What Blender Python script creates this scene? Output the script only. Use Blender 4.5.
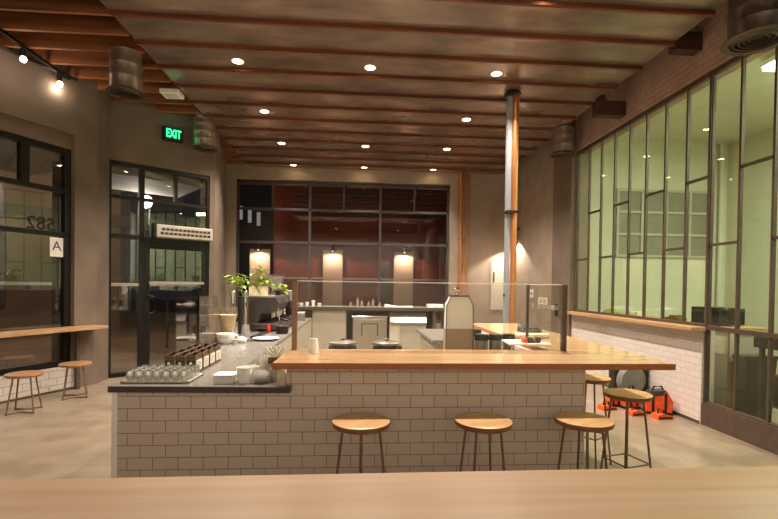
import bpy, bmesh, math, random
from mathutils import Vector, Matrix
random.seed(7)
for o in list(bpy.data.objects): bpy.data.objects.remove(o)
S = bpy.context.scene
C = S.collection
PI = math.pi

# ------------------------------------------------------------------ camera
cam_d = bpy.data.cameras.new('camera'); cam = bpy.data.objects.new('camera', cam_d); C.objects.link(cam)
cam_d.sensor_width = 36.0; cam_d.lens = 450.0/778*36; cam_d.shift_y = 32.255/778
cam_d.clip_start = 0.05; cam_d.clip_end = 300
_r = (0.99744434, -0.06999455, 0.01433684); _d = (0.01333982, -0.01469093, -0.99980309); _f = (0.07019139, 0.99743919, -0.01371967)
cam.matrix_world = Matrix(((_r[0], -_d[0], -_f[0], 0), (_r[1], -_d[1], -_f[1], 0), (_r[2], -_d[2], -_f[2], 1.56), (0, 0, 0, 1)))
S.camera = cam
# ------------------------------------------------------------------ world, exposure
w = bpy.data.worlds.new('night'); S.world = w; w.use_nodes = True
w.node_tree.nodes['Background'].inputs[0].default_value = (0.05, 0.045, 0.05, 1)
w.node_tree.nodes['Background'].inputs[1].default_value = 0.25
S.view_settings.view_transform = 'Standard'; S.view_settings.look = 'None'
S.view_settings.gamma = 1; S.view_settings.use_curve_mapping = False
S.view_settings.exposure = 0.52
K_DOWN = 320.0      # ceiling downlights over the bar (W)
K_REAR = 310.0     # added washers behind the viewer, bouncing fill off the rear wall (W)
K_TRACK = 2.6
K_SIDE = 105.0
K_STREET = 140.0
WARM = (1.0, 0.86, 0.73)

# ------------------------------------------------------------------ materials
def lin(h):
    h = h.lstrip('#'); v = [int(h[i:i+2], 16)/255 for i in (0, 2, 4)]
    return tuple(c/12.92 if c <= .04045 else ((c+.055)/1.055)**2.4 for c in v) + (1,)
def base(name):
    m = bpy.data.materials.new(name); m.use_nodes = True
    nt = m.node_tree; return m, nt, nt.nodes['Principled BSDF']
def mat(name, col, rough=.5, metal=0, var=.0, scale=8, stretch=(1, 1, 1), bump=0, col2=None, coat=0, detail=5):
    m, nt, b = base(name); N = nt.nodes; L = nt.links
    c = lin(col)
    b.inputs['Base Color'].default_value = c; b.inputs['Roughness'].default_value = rough; b.inputs['Metallic'].default_value = metal
    if coat: b.inputs['Coat Weight'].default_value = coat; b.inputs['Coat Roughness'].default_value = .12
    if var or col2 or bump:
        tc = N.new('ShaderNodeTexCoord'); mp = N.new('ShaderNodeMapping'); mp.inputs['Scale'].default_value = stretch
        nz = N.new('ShaderNodeTexNoise'); nz.inputs['Scale'].default_value = scale; nz.inputs['Detail'].default_value = detail
        L.new(tc.outputs['Object'], mp.inputs[0]); L.new(mp.outputs[0], nz.inputs['Vector'])
        rp = N.new('ShaderNodeValToRGB'); L.new(nz.outputs['Fac'], rp.inputs[0])
        d = lin(col2) if col2 else tuple(x*(1-var) for x in c[:3])+(1,)
        e = c if col2 else tuple(min(1, x*(1+var)) for x in c[:3])+(1,)
        rp.color_ramp.elements[0].position = .32; rp.color_ramp.elements[1].position = .68
        rp.color_ramp.elements[0].color = d; rp.color_ramp.elements[1].color = e
        L.new(rp.outputs[0], b.inputs['Base Color'])
        if bump:
            bp = N.new('ShaderNodeBump'); bp.inputs['Strength'].default_value = bump; bp.inputs['Distance'].default_value = .01
            L.new(nz.outputs['Fac'], bp.inputs['Height']); L.new(bp.outputs[0], b.inputs['Normal'])
    return m
def brickmat(name, c1, c2, mort, bw, bh, axes='xz', mortar=.003, rough=.3, off=(0, 0), offset=.5, bump=.3, noise=0):
    m, nt, b = base(name); N = nt.nodes; L = nt.links
    tc = N.new('ShaderNodeTexCoord'); sp = N.new('ShaderNodeSeparateXYZ'); cb = N.new('ShaderNodeCombineXYZ')
    L.new(tc.outputs['Object'], sp.inputs[0])
    for i, a in enumerate(axes):
        ad = N.new('ShaderNodeMath'); ad.operation = 'ADD'; ad.inputs[1].default_value = off[i]
        L.new(sp.outputs[a.upper()], ad.inputs[0]); L.new(ad.outputs[0], cb.inputs[i])
    br = N.new('ShaderNodeTexBrick'); L.new(cb.outputs[0], br.inputs['Vector'])
    br.offset = offset; br.inputs['Scale'].default_value = 1; br.inputs['Brick Width'].default_value = bw; br.inputs['Row Height'].default_value = bh
    br.inputs['Mortar Size'].default_value = mortar; br.inputs['Mortar Smooth'].default_value = .2
    br.inputs['Color1'].default_value = lin(c1); br.inputs['Color2'].default_value = lin(c2); br.inputs['Mortar'].default_value = lin(mort)
    out = br.outputs['Color']
    if noise:
        nz = N.new('ShaderNodeTexNoise'); nz.inputs['Scale'].default_value = 3.2; nz.inputs['Detail'].default_value = 7; L.new(tc.outputs['Object'], nz.inputs['Vector'])
        rp = N.new('ShaderNodeValToRGB'); rp.color_ramp.elements[0].position = .3; rp.color_ramp.elements[1].position = .7
        rp.color_ramp.elements[0].color = (1-noise,)*3+(1,); rp.color_ramp.elements[1].color = (1, 1, 1, 1)
        L.new(nz.outputs['Fac'], rp.inputs[0])
        mx = N.new('ShaderNodeMix'); mx.data_type = 'RGBA'; mx.blend_type = 'MULTIPLY'; mx.inputs[0].default_value = 1
        L.new(out, mx.inputs[6]); L.new(rp.outputs[0], mx.inputs[7]); out = mx.outputs[2]
    L.new(out, b.inputs['Base Color']); b.inputs['Roughness'].default_value = rough
    bp = N.new('ShaderNodeBump'); bp.inputs['Strength'].default_value = bump; bp.inputs['Distance'].default_value = .003; bp.invert = True
    L.new(br.outputs['Fac'], bp.inputs['Height']); L.new(bp.outputs[0], b.inputs['Normal'])
    return m
def emit(name, col, s):
    m, nt, b = base(name); b.inputs['Base Color'].default_value = lin(col)
    b.inputs['Emission Color'].default_value = lin(col); b.inputs['Emission Strength'].default_value = s; return m
def glass(name, tint='#ffffff', k=1.0, rough=0.0, f0=.05, milk=0):
    m = bpy.data.materials.new(name); m.use_nodes = True; nt = m.node_tree; N = nt.nodes; L = nt.links
    N.remove(N['Principled BSDF']); out = N['Material Output']
    tr = N.new('ShaderNodeBsdfTransparent'); tr.inputs[0].default_value = lin(tint)
    gl = N.new('ShaderNodeBsdfGlossy'); gl.inputs['Roughness'].default_value = rough
    lw = N.new('ShaderNodeLayerWeight'); lw.inputs['Blend'].default_value = .5
    pw = N.new('ShaderNodeMath'); pw.operation = 'POWER'; pw.inputs[1].default_value = 4.5; L.new(lw.outputs['Facing'], pw.inputs[0])
    ma = N.new('ShaderNodeMath'); ma.operation = 'MULTIPLY_ADD'; ma.inputs[1].default_value = .9*k; ma.inputs[2].default_value = f0*k; L.new(pw.outputs[0], ma.inputs[0])
    mx = N.new('ShaderNodeMixShader'); L.new(ma.outputs[0], mx.inputs[0]); L.new(tr.outputs[0], mx.inputs[1]); L.new(gl.outputs[0], mx.inputs[2])
    res = mx.outputs[0]
    if milk:
        df = N.new('ShaderNodeBsdfTranslucent'); df.inputs[0].default_value = (.9, .88, .84, 1); d2 = N.new('ShaderNodeBsdfDiffuse'); d2.inputs[0].default_value = (.9, .88, .84, 1)
        m1 = N.new('ShaderNodeMixShader'); m1.inputs[0].default_value = .5; L.new(df.outputs[0], m1.inputs[1]); L.new(d2.outputs[0], m1.inputs[2])
        m2 = N.new('ShaderNodeMixShader'); m2.inputs[0].default_value = milk; L.new(res, m2.inputs[1]); L.new(m1.outputs[0], m2.inputs[2]); res = m2.outputs[0]
    L.new(res, out.inputs[0]); return m
def wood(name, c1, c2, axis='x', scale=6, rough=.4, coat=0, plank=0):
    st = {'x': (.12, 3, 3), 'y': (3, .12, 3), 'z': (3, 3, .12)}[axis]
    m = mat(name, c1, rough, 0, scale=scale, stretch=st, col2=c2, coat=coat, bump=.05)
    if plank:
        nt = m.node_tree; N = nt.nodes; L = nt.links; b = N['Principled BSDF']; src = b.inputs['Base Color'].links[0].from_socket
        tc = N.new('ShaderNodeTexCoord'); br = N.new('ShaderNodeTexBrick'); L.new(tc.outputs['Object'], br.inputs['Vector'])
        br.inputs['Scale'].default_value = 1; br.inputs['Brick Width'].default_value = 20; br.inputs['Row Height'].default_value = plank
        br.inputs['Mortar Size'].default_value = .0012; br.inputs['Color1'].default_value = (1, 1, 1, 1); br.inputs['Color2'].default_value = (.93, .92, .9, 1); br.inputs['Mortar'].default_value = (.55, .5, .45, 1)
        mx = N.new('ShaderNodeMix'); mx.data_type = 'RGBA'; mx.blend_type = 'MULTIPLY'; mx.inputs[0].default_value = 1
        L.new(src, mx.inputs[6]); L.new(br.outputs['Color'], mx.inputs[7]); L.new(mx.outputs[2], b.inputs['Base Color'])
    return m

m_floor = brickmat('polished_concrete', '#998a75', '#94846f', '#655746', .76, .72, 'xy', .0028, .3, (.0, .35), 0, .15, .35)
m_tile = brickmat('white_subway_tile', '#cdbfb3', '#c8b9ac', '#75685e', .1555, .0778, 'xz', .0022, .22, (.03, .014), .5, .4)
m_tileY = brickmat('white_subway_tile_side', '#d3cac2', '#cdc3ba', '#948a80', .1555, .0778, 'yz', .002, .3, (0, .014), .5, .4)
m_tileW = brickmat('white_block', '#c9c0b4', '#bfb5a8', '#8d8378', .2, .1, 'yz', .004, .45, (0, 0), .5, .4)
m_brick = brickmat('painted_brick', '#bb9f92', '#b4978a', '#9a7f72', .21, .075, 'yz', .006, .65, (0, 0), .5, .6, .25)
m_conc = mat('wall_concrete', '#6f6052', .75, var=.16, scale=2.2, bump=.12, detail=8)
m_concL = mat('pale_concrete', '#9a8a7a', .75, var=.12, scale=3, bump=.08, detail=8)
m_rear = mat('bounce_white_paint', '#e0dad2', .8, var=.03, scale=2)  # walls behind the viewer whitened to bounce fill light forward
m_black = mat('black_steel', '#17130f', .45, .3, var=.2, scale=14)
m_dkbr = mat('dark_bronze', '#56463b', .5, .2, var=.15, scale=10)
m_post = mat('bronze_post', '#84664f', .4, .3, var=.1, scale=10)
m_frame2 = mat('grey_aluminium', '#57504f', .4, .5, var=.1, scale=10)
m_joist = wood('joist_wood', '#a5683a', '#6d3f20', 'x', 4, .7)
m_joistend = wood('beam_wood', '#4a2d20', '#2f1b12', 'x', 4, .7)
m_batten = wood('batten_wood', '#7b3f1f', '#4e2512', 'x', 5, .55)
m_deck = wood('deck_wood', '#2e1c10', '#1d1109', 'y', 4, .8)
m_soffit = mat('galvanised_panel', '#b09a89', .24, .55, scale=2.6, stretch=(.6, 1.3, 1), col2='#7d6f66', bump=.06, detail=9)
m_barwood = wood('bar_top_oak', '#d9b48a', '#c39a6c', 'x', 5, .2, .5, .085)
m_barwoodY = wood('bar_wing_oak', '#c98a4e', '#ab6c34', 'y', 5, .24, .35)
m_edge = wood('bar_edge_oak', '#ad6a38', '#965527', 'x', 5, .4)
m_table = wood('table_oak', '#b0927a', '#a28465', 'x', 4, .33, .2, .31)
m_shelf = wood('shelf_oak', '#c29a6e', '#a67f56', 'y', 5, .4, .1)
m_seat = wood('stool_seat_oak', '#d6ac78', '#c0925c', 'x', 7, .42)
m_seatedge = wood('stool_edge_oak', '#8b5a34', '#74471f', 'x', 7, .5)
m_seatlow = wood('low_stool_oak', '#a57c58', '#8d6642', 'x', 7, .4)
m_leg = mat('stool_steel', '#7a6453', .45, .3, var=.1, scale=20)
m_stone = mat('grey_counter', '#77736d', .25, 0, var=.12, scale=30, bump=.02)
m_stonedk = mat('counter_edge', '#3f332b', .4, 0, var=.15, scale=20)
m_cab = mat('cabinet_grey', '#9b9183', .5, var=.06, scale=6)
m_cabwhite = mat('cabinet_white', '#bdb5a6', .5, var=.05, scale=6)
m_steel = mat('brushed_steel', '#a6a098', .3, .85, var=.12, scale=30, stretch=(.1, 4, 4))
m_steelbr = mat('dark_steel', '#655c53', .35, .8, var=.1, scale=20)
m_chrome = mat('chrome', '#d5d2cc', .12, 1, var=.03, scale=10)
m_copper = mat('copper', '#c48552', .3, .65, var=.16, scale=9, stretch=(1, 1, .25))
m_colgrey = mat('grey_painted_steel', '#8d9298', .5, .1, var=.1, scale=7)
m_duct = mat('galvanised_duct', '#8f8276', .32, .55, var=.18, scale=7, stretch=(1, 1, .4))
m_white = mat('white_plastic', '#f2efea', .4, var=.03, scale=8)
m_china = mat('white_china', '#f6f3ee', .18, var=.02, scale=8)
m_paper = mat('white_paper', '#e9e3d8', .8, var=.04, scale=30)
m_kraftdk = mat('dark_kraft', '#54391f', .7, var=.1, scale=18)
m_kraft = mat('kraft_paper', '#6b4a2a', .7, var=.15, scale=18, bump=.1)
m_dark = mat('black_plastic', '#191614', .4, var=.2, scale=12)
m_dark2 = mat('charcoal_plastic', '#393330', .45, var=.15, scale=12)
m_red = mat('red_plastic', '#b3271d', .4, var=.05, scale=8)
m_orange = mat('orange_fabric', '#e0561c', .55, var=.18, scale=14, bump=.1)
m_greygreen = mat('grey_green_plastic', '#7f8474', .5, var=.1, scale=9)
m_tan = mat('tan_reflection_tint', '#b39678', .4, var=.05, scale=6)
m_cream = mat('cream_contents', '#d6c9a6', .7, var=.15, scale=30)
m_leaf = mat('leaf_green', '#8aa03c', .5, var=.35, scale=9)
m_stem = mat('stem_green', '#5c6a2c', .6, var=.2, scale=9)
m_blue = mat('dark_blue_ink', '#1b4566', .6, var=.05, scale=8)
m_sidewall = mat('side_room_paint', '#d6d5bf', .7, var=.04, scale=2)
m_winpane = mat('frosted_grey_pane', '#8f8b7c', .35, var=.08, scale=4)
m_pane = glass('window_glass', '#e9eef0', 1.0, 0, .075)
m_paneL = glass('storefront_glass', '#eef0f0', 1.0, 0, .12)
m_paneB = glass('back_window_glass', '#eef0f0', .8, 0, .04)
m_paneC = glass('clear_guard_glass', '#fafbf8', .8, 0, .03)
m_panesm = glass('partition_glass', '#f2f5ea', 1.0, 0, .05)
m_cupg = glass('clear_tumbler_glass', '#f9faf5', 2.4, .06, .2, .07)
m_acry = glass('clear_plastic', '#f6f4f0', 1.6, .08, .08, .2)
m_hop = glass('tinted_hopper', '#e8dcd0', 1.2, .05, .06, .06)
m_asph = mat('asphalt', '#86694d', .6, var=.25, scale=1.5)
m_facade = mat('street_facade', '#74604f', .8, var=.2, scale=1.2)
m_facdoor = mat('facade_door', '#4a3d34', .6, var=.15, scale=3)
m_canopy = mat('canopy_paint', '#a79f94', .8, var=.06, scale=2)
m_redwall = mat('red_brick_paint', '#8a3a22', .75, var=.18, scale=1.5)
m_pil = mat('pilaster_plaster', '#c9a78d', .8, var=.06, scale=2)
m_lamp = emit('downlight_lens', '#ffdca8', 28)
m_bulb = emit('warm_bulb', '#ffd9a0', 12)
m_bulbs = emit('soft_bulb', '#ffd9a0', 3)
m_globe = emit('globe_lamp', '#fff0d8', 6)
m_cool = emit('cool_lamp', '#dfeaff', 14)
m_fluor = emit('fluorescent', '#eaffd6', 9)
m_exit = emit('exit_green', '#2dff8e', 1.6)
m_night = mat('night_facade', '#1a181d', .8, var=.1, scale=2)
m_reflbar = emit('reflection_bar', '#cfd6da', .16)

# ------------------------------------------------------------------ mesh helpers
class MB:
    def __init__(s): s.bm = bmesh.new()
    def hexa(s, pts, bevel=0, seg=2):
        vs = [s.bm.verts.new(p) for p in pts]
        fs = [s.bm.faces.new([vs[i] for i in q]) for q in ((3, 2, 1, 0), (4, 5, 6, 7), (0, 1, 5, 4), (1, 2, 6, 5), (2, 3, 7, 6), (3, 0, 4, 7))]
        if bevel:
            es = list({e for f in fs for e in f.edges})
            bmesh.ops.bevel(s.bm, geom=es, offset=bevel, segments=seg, affect='EDGES', profile=.5)
        return s
    def box(s, x0, y0, z0, x1, y1, z1, bevel=0):
        x0, x1 = sorted((x0, x1)); y0, y1 = sorted((y0, y1)); z0, z1 = sorted((z0, z1))
        return s.hexa([(x0, y0, z0), (x1, y0, z0), (x1, y1, z0), (x0, y1, z0), (x0, y0, z1), (x1, y0, z1), (x1, y1, z1), (x0, y1, z1)], bevel)
    def lbox(s, o, t, u0, u1, v0, v1, z0, z1, bevel=0):
        # box in a wall frame: origin o, direction t along the wall, v to the left of t
        n = (-t[1], t[0])
        q = lambda u, v, z: (o[0]+t[0]*u+n[0]*v, o[1]+t[1]*u+n[1]*v, z)
        return s.hexa([q(u0, v0, z0), q(u1, v0, z0), q(u1, v1, z0), q(u0, v1, z0), q(u0, v0, z1), q(u1, v0, z1), q(u1, v1, z1), q(u0, v1, z1)], bevel)
    def prism(s, poly, z0, z1, axis='z'):
        f = {'z': lambda a, b, c: (a, b, c), 'x': lambda a, b, c: (c, a, b), 'y': lambda a, b, c: (a, c, b)}[axis]
        lo = [s.bm.verts.new(f(a, b, z0)) for a, b in poly]; hi = [s.bm.verts.new(f(a, b, z1)) for a, b in poly]
        n = len(poly); s.bm.faces.new(lo[::-1]); s.bm.faces.new(hi)
        for i in range(n): s.bm.faces.new((lo[i], lo[(i+1) % n], hi[(i+1) % n], hi[i]))
        return s
    def lathe(s, prof, cx=0, cy=0, z=0, seg=24, cap=True):
        rings = [[s.bm.verts.new((cx+r*math.cos(2*PI*i/seg), cy+r*math.sin(2*PI*i/seg), z+h)) for i in range(seg)] for r, h in prof]
        for a, b in zip(rings, rings[1:]):
            for i in range(seg): s.bm.faces.new((a[i], a[(i+1) % seg], b[(i+1) % seg], b[i]))
        if cap: s.bm.faces.new(rings[0][::-1]); s.bm.faces.new(rings[-1])
        return s
    def tube(s, pts, r, seg=8, r1=None, closed=False):
        P = [Vector(p) for p in pts]; n = len(P); rings = []; r1 = r if r1 is None else r1
        up = None
        for i, p in enumerate(P):
            if closed: d = P[(i+1) % n]-P[i-1]
            else: d = (P[min(i+1, n-1)]-P[max(i-1, 0)])
            d.normalize()
            if up is None: up = Vector((0, 0, 1)) if abs(d.z) < .9 else Vector((1, 0, 0))
            a = d.cross(up)
            if a.length < 1e-4: a = d.orthogonal()
            a.normalize(); b = d.cross(a); b.normalize()
            rr = r+(r1-r)*i/max(1, n-1)
            rings.append([s.bm.verts.new(p+a*rr*math.cos(2*PI*k/seg)+b*rr*math.sin(2*PI*k/seg)) for k in range(seg)])
        for i in range(n if closed else n-1):
            A, B = rings[i], rings[(i+1) % n]
            for k in range(seg): s.bm.faces.new((A[k], A[(k+1) % seg], B[(k+1) % seg], B[k]))
        if not closed: s.bm.faces.new(rings[0][::-1]); s.bm.faces.new(rings[-1])
        return s
    def build(s, name, material, parent=None, smooth=False, at=None):
        bmesh.ops.recalc_face_normals(s.bm, faces=s.bm.faces[:])
        me = bpy.data.meshes.new(name); o = bpy.data.objects.new(name, me); C.objects.link(o)
        root = Vector((0, 0, 0))
        if at is not None: root = Vector(at); o.location = root
        if parent is not None:
            o.parent = parent; p = parent
            while p is not None: root = root+Vector(p.location); p = p.parent
        for v in s.bm.verts: v.co -= root
        if smooth:
            for f in s.bm.faces: f.smooth = True
            for e in s.bm.edges:
                if len(e.link_faces) == 2 and e.calc_face_angle(0) > .6: e.smooth = False
        s.bm.to_mesh(me); s.bm.free()
        for mm in (material if isinstance(material, (list, tuple)) else [material]): me.materials.append(mm)
        return o
def box(name, m, parent, *a, bevel=0, at=None): return MB().box(*a, bevel=bevel).build(name, m, parent, at=at)
def tag(o, label, cat, group=None, kind=None):
    o['label'] = label; o['category'] = cat
    if group: o['group'] = group
    if kind: o['kind'] = kind
    return o
def thing(name, label, cat, loc=(0, 0, 0), group=None):
    o = bpy.data.objects.new(name, None); C.objects.link(o); o.location = loc; o.empty_display_size = .1
    return tag(o, label, cat, group)
def struct(o): o['kind'] = 'structure'; return o
def dup(root, loc, rotz=None, label=None):
    r = root.copy(); C.objects.link(r); r.location = loc
    if rotz is not None: r.rotation_euler = (0, 0, rotz)
    if label: r['label'] = label
    for ch in list(root.children):
        c = ch.copy(); C.objects.link(c); c.parent = r
        for g in list(ch.children):
            d = g.copy(); C.objects.link(d); d.parent = c
    return r
def light(name, kind, loc, power, col=WARM, size=.1, parent=None, spot=None, blend=.6, aim=None):
    d = bpy.data.lights.new(name, kind); d.energy = power; d.color = col
    if kind == 'AREA': d.size = size
    else: d.shadow_soft_size = size
    if kind == 'SPOT': d.spot_size = math.radians(spot or 110); d.spot_blend = blend
    o = bpy.data.objects.new(name, d); C.objects.link(o); o.location = loc
    if aim is not None: o.rotation_euler = (Vector(aim)-Vector(loc)).to_track_quat('-Z', 'Y').to_euler()
    if parent is not None: o.parent = parent; o.location = Vector(loc)-Vector(parent.location)
    return o
def text_mesh(txt, size, depth, bold=0):
    cu = bpy.data.curves.new('t', 'FONT'); cu.body = txt; cu.size = size; cu.extrude = depth; cu.offset = bold; cu.align_x = 'CENTER'; cu.align_y = 'CENTER'
    o = bpy.data.objects.new('t', cu); C.objects.link(o); bpy.context.view_layer.update()
    me = bpy.data.meshes.new_from_object(o.evaluated_get(bpy.context.evaluated_depsgraph_get()))
    bpy.data.objects.remove(o); bpy.data.curves.remove(cu); return me
def text(name, txt, size, depth, m, parent, loc, xdir, mirror=False, sx=1, bold=0):
    me = text_mesh(txt, size, depth, bold)
    for v in me.vertices: v.co.x *= sx
    x = Vector(xdir).normalized()
    if mirror:
        for v in me.vertices: v.co.x = -v.co.x
        me.flip_normals()
    n = x.cross(Vector((0, 0, 1)))
    R = Matrix((x, Vector((0, 0, 1)), n)).transposed().to_4x4()
    me.transform(R); me.materials.clear(); me.materials.append(m)
    o = bpy.data.objects.new(name, me); C.objects.link(o); o.location = loc
    if parent is not None: o.parent = parent; o.location = Vector(loc)-Vector(parent.location)
    return o

# ------------------------------------------------------------------ room shell
A0 = (-6.11, 2.30); A1 = (-4.086, 6.818)           # left storefront wall line
tl = Vector((A1[0]-A0[0], A1[1]-A0[1])); LL = tl.length; tl = tl/LL
D0 = (-3.972, 7.517); D1 = (-2.648, 8.546)          # door wall line
td = Vector((D1[0]-D0[0], D1[1]-D0[1])); DL = td.length; td = td/DL
BY = 11.4; RX = 4.0; CZ = 4.72; E_ = (-3.25, BY)
outline = [A0, A1, (-3.95, 7.13), D0, D1, E_, (RX+.2, BY), (RX+.2, -4.0), (-6.11, -4.0)]
struct(MB().prism(outline, -.12, 0).build('floor', m_floor))
struct(MB().prism([(-7, -4.3), (4.5, -4.3), (4.5, 11.8), (-7, 11.8)], CZ, CZ+.1).build('ceiling', m_deck))
def wl(mb, o, t, u0, u1, z0, z1, th=.25, v0=0.0): return mb.lbox(o, t, u0, u1, v0, v0+th, z0, z1)
# left wall (opening u 2.0..LL for the storefront)
mb = MB()
wl(mb, A0, tl, -.0, LL, 3.66, CZ); wl(mb, A0, tl, 0, LL, 3.45, 3.66, .2, .05)
struct(mb.build('wall_left', m_conc))
struct(wl(MB(), A0, tl, 0, LL, 0, .34, .2).build('wall_left_lower', m_tileW))
struct(MB().prism([A1, (-3.95, 7.13), (-3.97, 7.50), (-4.4, 7.6), (-4.45, 6.9)], 0, CZ).build('wall_left_pier', m_conc))
# door wall
mb = MB(); wl(mb, D0, td, -.05, DL, 3.52, CZ); wl(mb, D0, td, 1.585, DL, 0, 3.52)
struct(mb.build('wall_entry', m_conc))
tw = Vector((E_[0]-D1[0], E_[1]-D1[1])); WL = tw.length; tw /= WL
struct(MB().lbox(D1, tw, 0, WL, .0, .25, 0, CZ).build('wall_entry_side', m_conc))
# back wall with the wide window X -3.03..2.34, z .9..4.15
mb = MB(); mb.box(-3.6, BY, 0, -3.03, BY+.3, CZ); mb.box(2.34, BY, 0, RX+.3, BY+.3, CZ); mb.box(-3.03, BY, 4.16, 2.34, BY+.3, CZ); mb.box(-3.03, BY, 0, 2.34, BY+.3, .6)
struct(mb.build('wall_back', m_concL))
# right wall
mb = MB(); mb.box(RX, 8.2, 0, RX+.3, BY, CZ)
struct(mb.build('wall_right', m_concL))
struct(MB().box(RX-.05, 8.14, 0, RX+.06, 8.93, CZ).build('wall_right_pier', m_conc))
struct(MB().box(RX, 1.2, 4.09, RX+.3, 8.15, CZ).build('wall_right_upper', m_brick))
struct(MB().box(RX, 4.95, 0, RX+.16, 8.15, 1.085).build('wall_right_lower', m_tileY))
struct(MB().box(RX, -4.0, 0, RX+.3, 1.2, CZ).build('wall_right_rear', m_rear))
struct(MB().box(-6.3, -4.3, 0, RX+.3, -4.0, CZ).build('wall_rear', m_rear))
struct(MB().box(-6.4, -4.0, 0, -6.11, 2.30, CZ).build('wall_left_rear', m_rear))
struct(MB().box(RX-.012, 4.96, 0, RX, 8.13, .035).build('baseboard_right', m_dkbr))
struct(MB().lbox(A0, tl, 0, LL, -.012, 0, 0, .03).build('baseboard_left', m_dkbr))
# joists 16 inches apart, battens and soffit panel
for i in range(26):
    y = 1.5+i*.403
    xr = 3.98
    struct(MB().box(-6.2 if y < 3 else -5.6, y-.02, 4.45, -2.72, y+.02, CZ-.001).build('trim_%d' % (i+1), m_joist))
struct(MB().box(-2.70, 2.2, 4.465, 3.67, BY, 4.50).build('ceiling_panel', m_soffit))
for i in range(13):
    y = 3.90+i*.588
    if y < BY-.05: struct(MB().box(-2.69, y-.02, 4.42, 3.67, y+.02, 4.465).build('trim_%d' % (i+31), m_batten))
for i, (y, z0, z1) in enumerate(((5.12, 4.375, 4.585), (6.62, 4.17, 4.385), (3.6, 4.375, 4.585))):
    struct(MB().box(3.68 if i != 1 else 3.55, y-.07, z0, RX, y+.07, z1).build('trim_%d' % (i+51), m_joistend))
struct(MB().box(3.6, 6.55, 4.385, 3.68, 6.69, 4.5).build('trim_55', m_joistend))

# ------------------------------------------------------------------ storefront windows
def bars(mb, o, t, lst, v0, v1):
    for u0, u1, z0, z1 in lst: mb.lbox(o, t, u0, u1, v0, v1, z0, z1)
    return mb
# window_1 on the left wall
u_end = LL-.02
w1 = struct(bars(MB(), A0, tl, [(0, LL, 3.37, 3.45), (0, LL, 2.81, 2.87), (0, LL, 2.19, 2.25), (0, LL, .34, .42), (u_end-.08, u_end+.02, .42, 3.37), (u_end-.65, u_end-.54, 2.87, 3.37), (u_end-1.9, u_end-1.8, .42, 3.37), (u_end-3.6, u_end-3.5, .42, 3.37), (0, .1, .42, 3.37)], .06, .14).build('window_1', m_black))
MB().lbox(A0, tl, .05, LL-.05, .095, .101, .42, 3.37).build('window_glass', m_paneL, w1)
# street number and grade card on the inside of that glass
def onA(u, v, z): n = (-tl[1], tl[0]); return (A0[0]+tl[0]*u+n[0]*v, A0[1]+tl[1]*u+n[1]*v, z)
xL = (tl[0], tl[1], 0)
num = text('window_number', '582', .25, .002, m_black, None, onA(u_end-.375, .092, 2.335), xL, True)
tag(num, 'black street number lettered on the left storefront glass, seen reversed from inside', 'lettering')
gp = onA(u_end-.175, .085, 2.035)
card = thing('grade_card', 'white card with a blue letter A taped in the left storefront window corner', 'sign', gp)
MB().lbox(A0, tl, u_end-.265, u_end-.085, .083, .088, 1.90, 2.17).build('card', m_paper, card)
text('letter', 'A', .19, .001, m_blue, card, onA(u_end-.175, .081, 2.045), xL)
# window_2: entry transoms + sidelite, door_1
b_ = [(-.01, .03, .05, 3.52), (.43, .51, 0, 3.48), (1.545, 1.59, 0, 3.48), (0, 1.59, 3.45, 3.52), (0, 1.59, 2.92, 2.97), (.985, 1.035, 2.97, 3.45), (0, .47, 2.27, 2.34), (.47, 1.59, 2.23, 2.31), (0, .47, 0, .07)]
w2 = struct(bars(MB(), D0, td, b_, .02, .11).build('window_2', m_black))
MB().lbox(D0, td, .03, .43, .062, .068, .07, 3.45).build('window_glass', m_paneL, w2)
MB().lbox(D0, td, .51, 1.545, .062, .068, 2.31, 3.45).build('window_glass', m_paneL, w2)
d1 = struct(bars(MB(), D0, td, [(.515, .60, .01, 2.225), (1.47, 1.54, .01, 2.225), (.60, 1.47, 2.13, 2.225), (.60, 1.47, .01, .13)], .03, .09).build('door_1', m_black))
MB().lbox(D0, td, .60, 1.47, .057, .063, .13, 2.13).build('door_glass', m_paneL, d1)
def onD(u, v, z): n = (-td[1], td[0]); return (D0[0]+td[0]*u+n[0]*v, D0[1]+td[1]*u+n[1]*v, z)
MB().tube([onD(.57, .03, 1.33), onD(.57, -.05, 1.33), onD(.66, -.07, 1.31), onD(.66, -.07, 1.06), onD(.57, -.05, 1.04), onD(.57, .03, 1.04)], .013).build('door_handle', m_black, d1, True)
MB().lbox(D0, td, .58, 1.49, -.01, .02, 1.53, 1.575).build('push_bar', m_cab, d1)
MB().lbox(D0, td, .03, .43, .01, .05, 1.49, 1.535).build('push_bar', m_cab, w2)
# window_3 back window
fr = MB()
for z0, z1 in ((.6, .68), (2.58, 2.64), (3.41, 3.47), (4.10, 4.16)): fr.box(-3.03, BY+.08, z0, 2.34, BY+.16, z1)
for x in (-3.0, -1.22, .56, 2.31): fr.box(x-.03, BY+.08, .6, x+.03, BY+.16, 4.16)
for x in (-2.15, -.37, 1.43): fr.box(x-.02, BY+.085, 3.47, x+.02, BY+.155, 4.10)
w3 = struct(fr.build('window_3', m_frame2))
MB().box(-3.0, BY+.117, .68, 2.31, BY+.123, 4.10).build('window_glass', m_paneB, w3)
for i in range(6):
    x0 = -2.97+i*.893; MB().box(x0, BY+.05, 4.03, x0+.80, BY+.078, 4.08).build('roller_shade', m_frame2, w3)
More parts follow.
